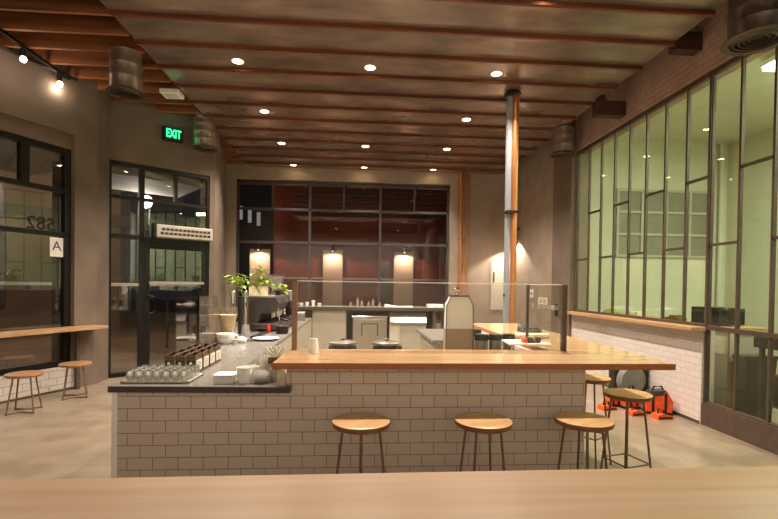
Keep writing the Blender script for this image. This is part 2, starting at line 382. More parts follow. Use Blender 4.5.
# window_4 the tall partition glazing on the right
mull = [8.09-i*.3945 for i in range(18)]
fr = MB(); GX = RX+.03
for y in mull:
    z0 = 1.14 if y > 4.97 else .24
    fr.box(GX+.015, y-.014, z0, GX+.05, y+.014, 4.05)
fr.box(GX, 1.3, 4.03, GX+.06, 8.12, 4.10); fr.box(GX, 4.95, 1.13, GX+.06, 8.12, 1.17)
fr.box(GX, 1.3, 0, GX+.06, 4.95, .27); fr.box(GX, 1.3, 1.10, GX+.06, 4.94, 1.15); fr.box(GX, 4.93, 0, GX+.05, 4.962, 4.05)
for i in range(17):
    z = 2.08 if i % 2 == 0 else 2.88
    fr.box(GX+.015, mull[i+1], z-.015, GX+.05, mull[i], z+.015)
w4 = struct(fr.build('window_4', m_dkbr))
MB().box(GX+.027, 4.95, 1.15, GX+.033, 8.1, 4.04).build('window_glass', m_panesm, w4)
MB().box(GX+.027, 1.3, .27, GX+.033, 4.95, 4.04).build('window_glass', m_panesm, w4)
MB().box(GX-.02, 1.3, .0, GX, 4.94, .25).build('kick_plate', m_dkbr, w4)
tag(MB().box(RX-.16, 4.92, 1.087, RX+.028, 8.13, 1.132, .004).build('window_ledge', m_shelf, at=(RX-.06, 6.5, 1.087)), 'long oak ledge on the tiled half wall below the partition glazing', 'shelf')

# ------------------------------------------------------------------ side room behind the glazing
SX = 7.42; SY = 8.62; SZ = 4.5
struct(MB().box(RX+.3, .6, -.12, SX, SY, 0).build('floor_side', m_floor))
struct(MB().box(RX+.3, .6, SZ, SX+.2, SY+.2, SZ+.1).build('ceiling_side', m_sidewall))
struct(MB().box(RX+.3, SY, 0, SX+.2, SY+.2, SZ).build('wall_side_back', m_sidewall))
struct(MB().box(SX, .6, 0, SX+.2, SY, SZ).build('wall_side_right', m_sidewall))
struct(MB().box(RX+.3, .4, 0, SX+.2, .6, SZ).build('wall_side_near', m_sidewall))
struct(MB().box(RX+.3, 4.7, 4.09, RX+.32, SY, SZ).build('wall_side_upper', m_sidewall))
fr = MB(); wx0, wx1, wz0, wz1 = 5.12, 7.10, 2.22, 3.52
for x in (wx0, 5.62, 6.12, 6.62, wx1): fr.box(x-.025, SY-.05, wz0, x+.025, SY-.001, wz1)
for z in (wz0, 2.65, 3.09, wz1): fr.box(wx0-.025, SY-.045, z-.025, wx1+.025, SY-.001, z+.025)
w5 = struct(fr.build('window_5', m_cabwhite))
MB().box(wx0, SY-.02, wz0, wx1, SY-.002, wz1).build('window_pane', m_winpane, w5)
struct(MB().tube([(7.22, 8.52, 0), (7.22, 8.52, SZ)], .045, 12).build('trim_60', m_sidewall, smooth=True))
def fluorescent(y, lab):
    fl = thing('fluorescent_fitting', lab, 'ceiling light', (5.75, y, 4.30))
    box('housing', m_white, fl, 5.0, y-.15, 4.36, 6.5, y+.15, 4.42); box('diffuser', m_fluor, fl, 5.02, y-.13, 4.31, 6.48, y+.13, 4.36)
    for x in (5.3, 6.2): MB().tube([(x, y, 4.42), (x, y, SZ)], .01).build('rod', m_dark, fl)
    light('fluorescent_light', 'AREA', (5.75, y, 4.29), K_SIDE, (.95, 1.0, .86), 1.2, fl)
fluorescent(5.2, 'long fluorescent light fitting hanging high in the side room near the right edge')
fluorescent(2.6, 'added unseen fluorescent fitting filling the side room beyond the right edge of the view')  # second fitting added out of view as fill for the side room
wc = thing('work_counter', 'long counter inside the side room just behind the glazing', 'counter', (4.55, 6.6, 0))
box('worktop', m_shelf, wc, 4.32, 4.96, 1.07, 4.85, 8.3, 1.12); box('cabinet_body', m_cabwhite, wc, 4.36, 5.0, .0, 4.8, 8.25, 1.07)
ov = thing('toaster_oven', 'black toaster oven on the counter behind the partition glazing', 'oven', (4.55, 5.4, 1.12))
box('body', m_dark, ov, 4.38, 5.16, 1.135, 4.72, 5.62, 1.345, bevel=.01); box('door_window', m_dark2, ov, 4.374, 5.26, 1.165, 4.38, 5.58, 1.31)
MB().tube([(4.38, 5.12, 1.17), (4.38, 5.08, 1.18), (4.38, 5.08, 1.33), (4.38, 5.12, 1.335), (4.38, 5.18, 1.335)], .012).build('handle', m_dark, ov, True)
for x in (4.42, 4.68):
    for y in (5.2, 5.58): MB().lathe([(.015, 0), (.015, .016)], x, y, 1.12, 8).build('foot', m_dark, ov)
for i, (y, c, lab) in enumerate(((7.75, m_leaf, 'small pile of green packets at the far end of the side counter'), (7.0, m_cream, 'pale crumpled bag on the side counter behind the glazing'), (6.1, m_kraft, 'pair of brown paper packets on the side counter near the black oven'))):
    mb = MB()
    for k in range(3): a = y+(k-1)*.09; mb.box(4.45, a-.04, 1.12, 4.6, a+.04, 1.17+.03*((k+i) % 2), .012)
    tag(mb.build('packet_pile', c, at=(4.5, y, 1.12)), lab, 'packets')
tb = thing('work_table', 'dark steel work table inside the side room at the right edge', 'table', (5.2, 4.3, 0))
box('tabletop', m_steelbr, tb, 4.45, 3.4, 1.02, 5.7, 4.75, 1.07, bevel=.004); box('rim', m_dark2, tb, 4.45, 3.4, .93, 4.5, 4.75, 1.02); box('shelf', m_dark2, tb, 4.5, 3.45, .30, 5.65, 4.7, .33)
for x in (4.5, 5.64):
    for y in (3.45, 4.69): MB().box(x-.02, y-.02, 0, x+.02, y+.02, 1.02).build('leg', m_dark2, tb)
cr = thing('storage_crate', 'black crate on the low shelf below the side-room work table', 'crate', (4.85, 4.35, .33))
box('body', m_dark, cr, 4.6, 4.05, .33, 5.15, 4.65, .60, bevel=.01); box('rim', m_dark2, cr, 4.58, 4.03, .60, 5.17, 4.67, .64); box('load', m_dark2, cr, 4.65, 4.1, .64, 5.1, 4.6, .72)
bn = thing('waste_bin', 'tall black bin standing between side counter and work table', 'bin', (4.55, 4.86, 0))
MB().hexa([(4.42, 4.79, 0), (4.72, 4.79, 0), (4.72, 4.93, 0), (4.42, 4.93, 0), (4.38, 4.77, .78), (4.76, 4.77, .78), (4.76, 4.94, .78), (4.38, 4.94, .78)]).build('body', m_dark, bn); box('lid', m_dark2, bn, 4.37, 4.765, .78, 4.77, 4.945, .82)
gp_ = thing('mixer_motor', 'round dark motor hanging below the work table edge', 'machine', (4.65, 4.1, .72))
MB().tube([(4.55, 4.1, .82), (4.75, 4.1, .82)], .1, 16).build('drum', m_dark, gp_, True); box('bracket', m_dark2, gp_, 4.56, 4.04, .9, 4.72, 4.16, 1.019)
tr_ = thing('serving_tray', 'dark folded tray set lying on the side-room work table', 'tray', (4.85, 4.25, 1.07))
box('tray', m_dark2, tr_, 4.6, 4.0, 1.07, 5.2, 4.6, 1.09, bevel=.004); box('lid', m_dark, tr_, 4.7, 4.1, 1.09, 5.0, 4.4, 1.14, bevel=.01)
tg = thing('hanging_towel', 'pale towel hanging from the end of the side counter', 'towel', (4.36, 4.94, .8))
MB().box(4.345, 4.94, .8, 4.42, 4.955, 1.07, .004).build('cloth', m_cabwhite, tg)

# ------------------------------------------------------------------ ceiling lights
def downlight(x, y, z, label, grp, power, spot=125):
    t = thing('recessed_downlight', label, 'ceiling light', (x, y, z), grp)
    MB().lathe([(.066, -.006), (.085, -.006), (.085, 0), (.066, 0)], x, y, z, 24, False).build('trim_ring', m_white, t, True)
    MB().lathe([(.064, -.003), (.064, 0)], x, y, z, 20).build('lens', m_lamp, t)
    light('downlight_lamp', 'SPOT', (x, y, z-.02), power, WARM, .05, t, spot, .7, (x, y, 0))
    return t
rows = {6.05: 'nearest row in view', 7.75: 'second row', 9.46: 'third row', 11.13: 'row closest to the back window'}
for y in (4.35, 6.05, 7.75, 9.46, 11.13):
    for x, s in ((-1.6, 'left'), (.13, 'middle'), (1.85, 'right')):
        if y == 7.75 and s == 'middle': continue
        lab = 'lit round downlight, %s one of the %s on the soffit' % (s, rows.get(y, 'row above the bar'))
        downlight(x, y, 4.465, lab, 'soffit downlights', K_DOWN*(.4 if y > 11 else 1), 75 if y > 11 else 125)
for i, x in enumerate((-4.6, -2.9, -1.2, .5, 2.2, 3.5)):  # unseen lamps added to bounce soft fill off the rear wall
    t = thing('fill_washer', 'added ceiling washer, unseen, bouncing fill light off the wall behind the viewer, %s from the left' % ('first', 'second', 'third', 'fourth', 'fifth', 'sixth')[i], 'ceiling light', (x, -2.0, CZ-.06), 'added fill washers')
    MB().lathe([(.05, 0), (.07, .02), (.07, .06)], x, -2.0, CZ-.061, 20).build('housing', m_black, t, True); MB().lathe([(.045, -.004), (.045, 0)], x, -2.0, CZ-.061, 16).build('lens', m_lamp, t)
    light('fill_washer_lamp', 'SPOT', (x, -2.0, CZ-.09), K_REAR, WARM, .06, t, 110, .8, (x, -4.0, 1.7))
# track light along the left wall
def offL(u, v, z): return onA(u, v, z)
tk = thing('track_light', 'dark track light rail with two bare bright spots along the left wall', 'track light', (-4.13, 5.9, 4.44))
MB().box(-4.15, 4.3, 4.41, -4.11, 6.75, 4.448).build('rail', m_black, tk)
for q in ((-4.15, 5.87, 4.24), (-4.12, 6.55, 4.24)):
    MB().tube([(-4.13, q[1]-.02, 4.41), (-4.13, q[1]-.02, 4.37)], .012, 8).tube([(-4.13, q[1]-.02, 4.38), (-4.13, q[1], 4.31)], .035, 14, .028).build('spot_head', m_black, tk, True)
    MB().lathe([(.012, 0), (.03, .01), (.036, .04), (.028, .06), (.012, .075)], -4.13, q[1], 4.24, 14).build('bulb', m_bulb, tk, True)
    light('track_lamp', 'POINT', (-4.13, q[1], 4.215), K_TRACK, WARM, .03, tk)
struct(MB().tube([offL(2.5, -.1, 4.42), offL(LL-.05, -.1, 4.42)], .02, 8).build('trim_61', m_black))

# ------------------------------------------------------------------ hanging ducts
def duct(x, y, z, r, top, label, flange=1.22, mm=None):
    t = thing('air_duct', label, 'duct', (x, y, z))
    prof = [(r, .03)]; n = int((top-z)/.13)
    for k in range(n):
        h = .03+(top-z-.03)*(k+1)/n; prof += [(r, h-.012), (r*1.012, h-.006), (r, h)]
    MB().lathe(prof, x, y, z, 32).build('pipe', mm or m_duct, t, True)
    MB().lathe([(r*.99, .035), (r*flange, .012), (r*flange, 0), (r*.95, .004), (r*.95, .03)], x, y, z, 32, False).build('flange', m_dkbr, t, True)
    g = MB()
    for k in range(4): a = r*(.92-.22*k); g.lathe([(a, .03), (a*.86, .002), (a*.82, .004), (a*.96, .032)], x, y, z, 28, False)
    g.build('grille', m_dkbr, t, True)
    return t
duct(-2.97, 5.98, 3.95, .185, 4.46, 'round galvanised duct hanging below open joists, nearer one on the left')
duct(-2.72, 8.18, 3.92, .185, 4.46, 'round galvanised duct hanging beside the green exit sign')
duct(3.70, 8.0, 3.98, .20, 4.45, 'small round galvanised duct at the far end of the brick strip', 1.08)
duct(3.55, 3.83, 3.80, .22, 4.46, 'large round duct with ringed grille at the top right corner', mm=m_steelbr)
ap = thing('ceiling_projector', 'small pale box mounted under the joists left of the soffit', 'device', (-2.84, 7.1, 4.38))
box('body', m_white, ap, -2.98, 6.95, 4.385, -2.70, 7.2, 4.45, bevel=.012); box('vent', m_cabwhite, ap, -2.93, 7.0, 4.375, -2.75, 7.15, 4.385)
ex = thing('exit_sign', 'black exit sign with glowing green letters above the entry door', 'exit sign', onD(.92, -.1, 4.04))
MB().lbox(D0, td, .76, 1.08, -.11, -.03, 3.99, 4.21, .006).build('housing', m_black, ex); MB().lbox(D0, td, .88, .96, -.03, .0, 4.05, 4.15).build('mount', m_black, ex)
text('letters', 'EXIT', .20, .003, m_exit, ex, onD(.92, -.116, 4.10), (td[0], td[1], 0), sx=.60, bold=.003)
light('exit_glow', 'POINT', onD(.92, -.2, 4.13), .7, (.1, 1, .45), .05, ex)
ac = thing('air_curtain', 'long pale louvred air curtain unit mounted over the entry door', 'air curtain', onD(1.05, -.1, 2.35))
MB().lbox(D0, td, .64, 1.57, -.20, .0, 2.32, 2.53, .015).build('housing', m_cabwhite, ac); MB().lbox(D0, td, .585, .64, -.205, .02, 2.30, 2.55, .01).build('end_cap', m_black, ac)
mb = MB()
for k in range(12): mb.lbox(D0, td, .70+k*.07, .755+k*.07, -.206, -.198, 2.365, 2.405)
mb.build('louvre', m_dark2, ac); mb = MB()
for k in range(12): mb.lbox(D0, td, .72+k*.068, .775+k*.068, -.206, -.198, 2.435, 2.475)
mb.build('louvre', m_dark2, ac)

# ------------------------------------------------------------------ pipes, column, sconce on the back wall
cp = thing('support_column', 'slender grey steel column with an upright copper pipe strapped to it behind the bar', 'column', (2.25, 6.59, 0))
MB().box(2.205, 6.60, 0, 2.27, 6.68, 4.46).build('post', m_colgrey, cp)
MB().tube([(2.318, 6.58, 0), (2.318, 6.58, 4.42)], .046, 20).build('copper_pipe', m_copper, cp, True)
MB().box(2.19, 6.52, 2.66, 2.38, 6.66, 2.70).build('clamp', m_black, cp); MB().lathe([(.13, 0), (.13, .02), (.06, .035)], 2.27, 6.6, 4.41, 24).build('top_flange', m_black, cp, True)
MB().box(2.16, 6.5, 0, 2.40, 6.72, .015).build('base_plate', m_black, cp); MB().box(2.185, 6.6, 1.42, 2.205, 6.63, 1.46).build('bolt', m_black, cp)
for i, (x, r, lab) in enumerate(((2.60, .05, 'thicker upright copper pipe beside the back window, left of the pair'), (2.76, .032, 'thinner upright copper pipe beside the back window, right of the pair'))):
    t = thing('copper_pipe', lab, 'pipe', (x, BY-.09, 0)); MB().tube([(x, BY-.09, 0), (x, BY-.09, 4.455)], r, 16).build('pipe', m_copper, t, True)
    for z in (1.3, 2.8, 4.2): MB().box(x-r-.01, BY-.14, z, x+r+.01, BY-.002, z+.03).build('strap', m_copper, t)
sc = thing('wall_sconce', 'small metal barn lamp lighting the corner wall behind the column', 'wall lamp', (3.98, 11.0, 2.9))
MB().tube([(4.0, 11.0, 3.02), (3.9, 10.98, 3.06), (3.86, 10.97, 2.98), (3.86, 10.97, 2.86)], .012).build('arm', m_black, sc, True)
MB().lathe([(.03, .12), (.04, .10), (.05, .06), (.10, .0), (.105, -.02)], 3.86, 10.97, 2.76, 20, False).build('shade', m_steel, sc, True)
MB().lathe([(.015, .05), (.03, .02), (.015, -.01)], 3.86, 10.97, 2.76, 12).build('bulb', m_bulb, sc, True)
MB().tube([(3.995, 11.0, 3.02), (3.965, 11.0, 3.02)], .05, 14).build('wall_plate', m_dkbr, sc, True)
light('sconce_lamp', 'SPOT', (3.86, 10.97, 2.745), 130, (1, .86, .7), .04, sc, 120, .25, (3.86, 10.97, 0))
ep = thing('panel_cabinet', 'tall pale grey panel door on the back wall left of the column', 'cabinet', (3.66, BY-.03, .95))
box('door', m_cabwhite, ep, 3.43, BY-.03, .97, 3.90, BY, 2.2, bevel=.006); box('frame', m_concL, ep, 3.38, BY-.012, .90, 3.95, BY, 2.26); box('handle', m_steelbr, ep, 3.49, BY-.055, 1.7, 3.51, BY-.03, 1.95)
sw = thing('light_switch', 'small white wall switch behind the end post of the glass guard', 'switch', (RX-.01, 10.07, 1.40)); box('plate', m_white, sw, RX-.012, 9.98, 1.33, RX, 10.16, 1.52); box('toggle', m_dark, sw, RX-.022, 10.04, 1.40, RX-.012, 10.10, 1.45)
ol = thing('wall_outlet', 'wide white outlet plate on the wall seen through the side guard glass', 'outlet', (RX-.01, 9.45, 1.27)); box('plate', m_white, ol, RX-.012, 9.22, 1.20, RX, 9.68, 1.35)
for k in range(2): box('socket', m_cabwhite, ol, RX-.018, 9.28+k*.2, 1.23, RX-.012, 9.42+k*.2, 1.32)
wb = thing('wall_bracket', 'small pale box on the wall just left of the oak ledge end', 'bracket', (RX-.07, 8.68, 1.12)); box('body', m_cabwhite, wb, RX-.13, 8.6, 1.12, RX-.05, 8.76, 1.21, bevel=.006); box('mount', m_dkbr, wb, RX-.05, 8.62, 1.0, RX-.04, 8.74, 1.25)

# ------------------------------------------------------------------ the bar
BT = 1.08; LT = .914; FY = 2.92
bar = thing('service_bar', 'U-shaped white subway-tiled bar base below oak and grey tops', 'bar', (0, 3.0, 0))
box('tiled_front', m_tile, bar, -1.49, FY, 0, 1.54, FY+.12, LT-.04)
box('tiled_upstand', m_tile, bar, -.446, FY, LT-.04, 1.54, FY+.12, BT-.042)
box('tiled_wing', m_tileY, bar, 1.42, FY+.12, 0, 1.54, 5.85, BT-.042)
box('corner_trim', m_white, bar, -1.525, FY, 0, -1.49, FY+.05, LT-.04)
box('left_cabinets', m_cab, bar, -1.49, FY+.12, 0, -.87, 8.75, LT-.04)
bt = thing('oak_countertop', 'glossy oak L-shaped bar top with dark front edge', 'bar top', (.77, 3.05, BT-.04))
MB().prism([(-.51, 2.775), (2.055, 2.765), (2.12, 4.6), (2.12, 5.87), (1.48, 5.87), (1.46, 3.37), (-.49, 3.37)], BT-.038, BT).build('slab', m_barwood, bt)
MB().hexa([(-.512, 2.771, BT-.04), (2.058, 2.761, BT-.04), (2.058, 2.766, BT-.04), (-.512, 2.776, BT-.04), (-.512, 2.771, BT-.001), (2.058, 2.761, BT-.001), (2.058, 2.766, BT-.001), (-.512, 2.776, BT-.001)]).build('front_edge', m_edge, bt)
MB().hexa([(1.452, 3.38, BT-.04), (1.46, 3.38, BT-.04), (1.48, 5.87, BT-.04), (1.472, 5.87, BT-.04), (1.452, 3.38, BT-.001), (1.46, 3.38, BT-.001), (1.48, 5.87, BT-.001), (1.472, 5.87, BT-.001)]).build('wing_edge', m_edge, bt)
lc = thing('side_counter', 'grey stone left counter running back from the tiled front', 'counter top', (-1.2, 4, LT-.04))
MB().prism([(-1.525, 2.885), (-.448, 2.855), (-.448, 2.915), (-.448, 3.30), (-.87, 3.30), (-.87, 8.78), (-1.525, 8.78)], LT-.036, LT).build('slab', m_stone, lc)
MB().hexa([(-1.527, 2.879, LT-.038), (-.41, 2.848, LT-.038), (-.41, 2.854, LT-.038), (-1.527, 2.885, LT-.038), (-1.527, 2.879, LT-.001), (-.41, 2.848, LT-.001), (-.41, 2.854, LT-.001), (-1.527, 2.885, LT-.001)]).build('front_edge', m_stonedk, lc)
MB().box(-.45, 2.853, LT-.036, -.41, 2.915, LT).build('front_return', m_stone, lc)
ic = thing('inner_counter', 'low grey work counter behind the front bar glass', 'counter', (.5, 3.7, 0))
box('worktop', m_steel, ic, -.4, 3.42, .86, 1.40, 4.05, .90); box('body', m_cab, ic, -.38, 3.45, 0, 1.39, 4.02, .86)
ic2 = thing('return_counter', 'short low counter with grey top inside the right wing', 'counter', (1.15, 6, 0))
box('worktop', m_stone, ic2, .90, 5.35, LT-.035, 1.36, 6.75, LT, bevel=.003); box('body', m_cab, ic2, .95, 5.4, 0, 1.35, 6.7, LT-.035)
# glass guard
gg = thing('glass_guard', 'clear glass sneeze guard with dark posts standing on the bar top', 'glass guard', (.55, 3.34, BT))
GH = 1.585
for x, y, e in ((-.455, 3.335, .018), (1.578, 3.335, .017), (1.568, 4.05, .011)): MB().box(x-e, y-e, BT, x+e, y+e, GH).build('post', m_post if x < 0 else m_dkbr, gg)
box('front_pane', m_paneC, gg, -.435, 3.331, BT+.006, 1.558, 3.339, GH-.004); box('side_pane', m_paneC, gg, 1.567, 3.355, BT+.006, 1.575, 4.03, GH-.004)
box('top_rail', m_acry, gg, -.437, 3.329, GH-.004, 1.56, 3.341, GH+.004); box('side_rail', m_acry, gg, 1.565, 3.355, GH-.004, 1.577, 4.03, GH+.004)
# left side guard sheets with chrome posts
for i, (y0, y1, mm, lab) in enumerate(((3.86, 4.32, m_paneC, 'clear upright sheet standing at the counter edge behind the coffee bags'), (4.42, 4.98, m_hop, 'brown tinted upright sheet behind the big white cup'))):
    t = thing('guard_sheet', lab, 'glass guard', (-1.5, (y0+y1)/2, LT)); box('sheet', mm, t, -1.505, y0, LT+.01, -1.498, y1, 1.43); box('foot', m_steel, t, -1.52, y0+.03, LT, -1.48, y1-.03, LT+.012)

# ------------------------------------------------------------------ stools
def make_stool(r, h, label, grp, seatm, edgem, legw=.008, splay=.055, feet=False):
    t = thing('bar_stool' if not feet else 'low_stool', label, 'stool', (0, 0, 0), grp)
    seat = MB().lathe([(r*.88, h-.038), (r*.97, h-.03), (r, h-.012), (r*.985, h-.003)], 0, 0, 0, 40).build('seat', edgem, t, True)
    MB().lathe([(r*.985, h-.003), (r*.95, h), (r*.5, h-.001)], 0, 0, 0, 40).build('seat_top', seatm, seat, True)
    tops = []; 
    for k in range(4):
        a = PI/4+k*PI/2; top = Vector((r*.62*math.cos(a), r*.62*math.sin(a), h-.037)); bot = Vector(((r*.62+splay*1.5)*math.cos(a), (r*.62+splay*1.5)*math.sin(a), .008))
        MB().tube([top, bot, ], legw, 8).lathe([(.011, 0), (.011, .01)], bot.x, bot.y, 0, 10).build('leg', m_leg, t, True)
        tops.append((top, bot))
    if not feet:
        f = (h-.037-.26)/(h-.045); ring = [tp+(bt_-tp)*f for tp, bt_ in tops]
        for k in range(4): MB().tube([ring[k], ring[(k+1) % 4]], legw*.8, 8).build('foot_rail', m_leg, t, True)
    else:
        for k in (0, 2):
            a, b = tops[k][1], tops[k+1][1]; m1 = (a+b)/2*.55; pts = [a.lerp(m1, s)*(1) for s in (0, .5)]+[m1]+[b.lerp(m1, s) for s in (.5, 0)]
            pts = [Vector((p.x, p.y, .012)) for p in pts]; MB().tube(pts, legw, 8).build('base_rail', m_leg, t, True)
    return t
g1 = 'oak-topped stools at the bar'
st = make_stool(.17, .775, 'round oak stool, leftmost of the three in front of the tiled bar', g1, m_seat, m_seatedge)
st.location = (.033, 2.615, 0); st.rotation_euler = (0, 0, .78)
dup(st, (.755, 2.61, 0), .15, 'round oak stool in the middle of the front row at the tiled bar')
dup(st, (1.375, 2.62, 0), .5, 'round oak stool nearest the right-hand corner of the tiled bar front')
dup(st, (2.05, 3.26, 0), .25, 'round oak stool under the right bar overhang, nearer of the two there')
dup(st, (2.08, 3.86, 0), .6, 'round oak stool half hidden under the bar end, farther of the two')
ls = make_stool(.19, .46, 'low round wooden stool by the left window, nearer of the pair', 'low stools at the window shelf', m_seatlow, m_seatlow, .009, .045, True)
ls.location = (-3.93, 5.62, 0); ls.rotation_euler = (0, 0, .3)
dup(ls, (-3.77, 6.32, 0), .5, 'low round wooden stool by the grey pier, farther of the pair')
# left window shelf
sh = thing('window_shelf', 'long oak shelf along the left storefront window', 'shelf', onA(LL-1.5, -.1, .86))
MB().lbox(A0, tl, 1.0, LL+.30, -.30, .05, .865, .905, .004).build('board', m_shelf, sh)
MB().lbox(A0, tl, LL-.03, LL+.02, -.10, -.05, 0, .865).build('leg', m_dkbr, sh); MB().lbox(A0, tl, 1.5, 1.55, -.10, -.05, 0, .865).build('leg', m_dkbr, sh)

# ------------------------------------------------------------------ near table
nt_ = thing('communal_table', 'long pale oak table across the bottom of the view', 'table', (-3.2, 1.4, 0))
MB().hexa([(-2.6, .95, .72), (3.2, .95, .72), (3.2, 1.93, .72), (-2.6, 1.89, .72), (-2.6, .95, .76), (3.2, .95, .76), (3.2, 1.93, .76), (-2.6, 1.89, .76)], .003).build('tabletop', m_table, nt_)
for x in (-2.3, 2.9):
    for y in (1.1, 1.72): MB().box(x-.03, y-.03, 0, x+.03, y+.03, .72).build('leg', m_dkbr, nt_)
box('apron', m_dkbr, nt_, -2.3, 1.38, .66, 2.9, 1.44, .72)

# ------------------------------------------------------------------ things on the left counter
tr = thing('glass_tray', 'shallow grey tray carrying the rows of clear tumblers', 'tray', (-1.29, 3.08, LT))
mb = MB().box(-1.49, 2.955, LT, -1.07, 3.235, LT+.006)
for a in ((-1.49, 2.955, -1.07, 2.963), (-1.49, 3.227, -1.07, 3.235), (-1.49, 2.955, -1.482, 3.235), (-1.078, 2.955, -1.07, 3.235)): mb.box(a[0], a[1], LT, a[2], a[3], LT+.014)
mb.build('base', m_cabwhite, tr)
def ordinal(i, n): return ('leftmost' if i == 0 else 'rightmost' if i == n-1 else ('second', 'third', 'fourth', 'fifth', 'sixth')[i-1]+' from left')
rown = ('nearest row', 'second row', 'third row', 'rearmost row')
gl0 = None
for j in range(4):
    for i in range(7):
        p = (-1.448+i*.0562, 2.995+j*.0655, LT+.006); lab = 'clear glass tumbler on the tray, %s in the %s' % (ordinal(i, 7), rown[j])
        if gl0 is None:
            gl0 = thing('glass_tumbler', lab, 'glass', p, 'tumblers on the counter tray')
            MB().lathe([(.015, 0), (.023, .008), (.0275, .032), (.026, .06), (.0225, .07), (.02, .07), (.0235, .059), (.025, .032), (.02, .014), (.008, .01)], p[0], p[1], p[2], 18).build('bowl', m_cupg, gl0, True)
        else: dup(gl0, p, None, lab)
# coffee bags
def bag(p, lab):
    x, y, z = p; t = thing('coffee_bag', lab, 'coffee bag', p, 'kraft coffee bags on the counter')
    w, d, h = .034, .066, .138
    MB().hexa([(x-w, y-d, z), (x+w, y-d, z), (x+w, y+d, z), (x-w, y+d, z), (x-w*.95, y-d, z+h*.8), (x+w*.95, y-d, z+h*.8), (x+w*.95, y+d, z+h*.8), (x-w*.95, y+d, z+h*.8)], .005).build('pouch', m_kraft, t)
    MB().box(x-w*.86, y-d*.93, z+h*.79, x+w*.86, y+d*.93, z+h*.815).build('opening', m_dark, t)  # dark plate stands for the shade inside the open bag
    rm = MB(); e = .006; zt = z+h
    rm.hexa([(x-w*.95, y-d, z+h*.8), (x+w*.95, y-d, z+h*.8), (x+w*.95, y-d+e, z+h*.8), (x-w*.95, y-d+e, z+h*.8), (x-w*.8, y-d*.9, zt-.014), (x+w*.8, y-d*.9, zt-.014), (x+w*.8, y-d*.9+e, zt-.014), (x-w*.8, y-d*.9+e, zt-.014)])
    rm.hexa([(x-w*.95, y+d-e, z+h*.8), (x+w*.95, y+d-e, z+h*.8), (x+w*.95, y+d, z+h*.8), (x-w*.95, y+d, z+h*.8), (x-w*.8, y+d*.9-e, zt), (x+w*.8, y+d*.9-e, zt), (x+w*.8, y+d*.9, zt), (x-w*.8, y+d*.9, zt)])
    rm.hexa([(x-w*.95, y-d, z+h*.8), (x-w*.95+e, y-d, z+h*.8), (x-w*.95+e, y+d, z+h*.8), (x-w*.95, y+d, z+h*.8), (x-w*.8, y-d*.9, zt-.006), (x-w*.8+e, y-d*.9, zt-.006), (x-w*.8+e, y+d*.9, zt), (x-w*.8, y+d*.9, zt)])
    rm.hexa([(x+w*.95-e, y-d, z+h*.8), (x+w*.95, y-d, z+h*.8), (x+w*.95, y+d, z+h*.8), (x+w*.95-e, y+d, z+h*.8), (x+w*.8-e, y-d*.9, zt-.012), (x+w*.8, y-d*.9, zt-.012), (x+w*.8, y+d*.9, zt), (x+w*.8-e, y+d*.9, zt)])
    rm.build('folded_rim', m_kraftdk, t)
    lb = MB().box(x+w*.99, y-d*.8, z+.02, x+w+.002, y+d*.8, z+.095).build('label', m_paper, t)
    mb = MB()
    for k in range(4): mb.box(x+w+.002, y-d*.6, z+.032+k*.014, x+w+.0026, y+d*(.6-.25*(k % 2)), z+.036+k*.014)
    mb.build('print', m_dark, lb)
    fl_ = MB().box(x-w*.8, y-d-.002, z+.035, x+w*.8, y-d*.99, z+.095).build('front_label', m_dark, t)
    MB().tube([(x, y-d-.001, z+.075), (x, y-d-.003, z+.075)], .011, 12).build('emblem', m_paper, fl_)
    return t
b0 = None
for j in range(4):
    for i in range(3):
        p = (-1.318+i*.076, 3.33+j*.15, LT)
        lab = 'open-topped kraft coffee bag with white side label, %s in the %s' % (('left', 'middle', 'right')[i], ('nearest row', 'second row', 'third row', 'rearmost row')[j])
        if b0 is None: b0 = bag(p, lab)
        else: dup(b0, p, random.uniform(-.03, .03), lab)
# napkins, cups, lids, straws
np_ = thing('napkin_stack', 'stack of white paper napkins at the front of the grey counter', 'napkins', (-.845, 3.0, LT))
mb = MB()
for k in range(14): o_ = random.uniform(-.003, .003); mb.box(-.915+o_, 2.945+o_, LT+k*.004, -.785+o_, 3.075+o_, LT+k*.004+.0032)
mb.build('sheets', m_paper, np_)
def papercup(p, lab, r0=.03, r1=.042, h=.1, n=1, m=m_china, nm='paper_cup', cat='cup', grp=None, step=.013):
    t = thing(nm, lab, cat, p, grp); x, y, z = p
    MB().lathe([(r0, 0), (r1, h), (r1+.003, h), (r1+.003, h+.004), (r1-.002, h+.004), (r0, .006)], x, y, z, 22).build('cup', m, t, True)
    return t
for k in range(3): papercup((-.728, 2.985, LT+k*.018), 'white paper cup, %s of the short nested stack beside the napkins' % ('lowest', 'middle', 'top')[k], .036, .047, .062, grp='white cups beside the napkins')
papercup((-.702, 3.09, LT), 'white paper cup standing behind the nested white stack', .036, .047, .085, grp='white cups beside the napkins')
ld0 = None
for k in range(6):
    p = (-.615, 2.985, LT+k*.012); lab = 'clear plastic lid, %s from the bottom of its stack' % ('first', 'second', 'third', 'fourth', 'fifth', 'sixth')[k]
    if ld0 is None:
        ld0 = thing('takeaway_cup_cover', lab, 'lid', p, 'clear lids on the counter'); MB().lathe([(.052, 0), (.054, .006), (.046, .008), (.04, .016), (.012, .018)], p[0], p[1], p[2], 22).build('lid', m_acry, ld0, True)
    else: dup(ld0, p, None, lab)
pc0 = None
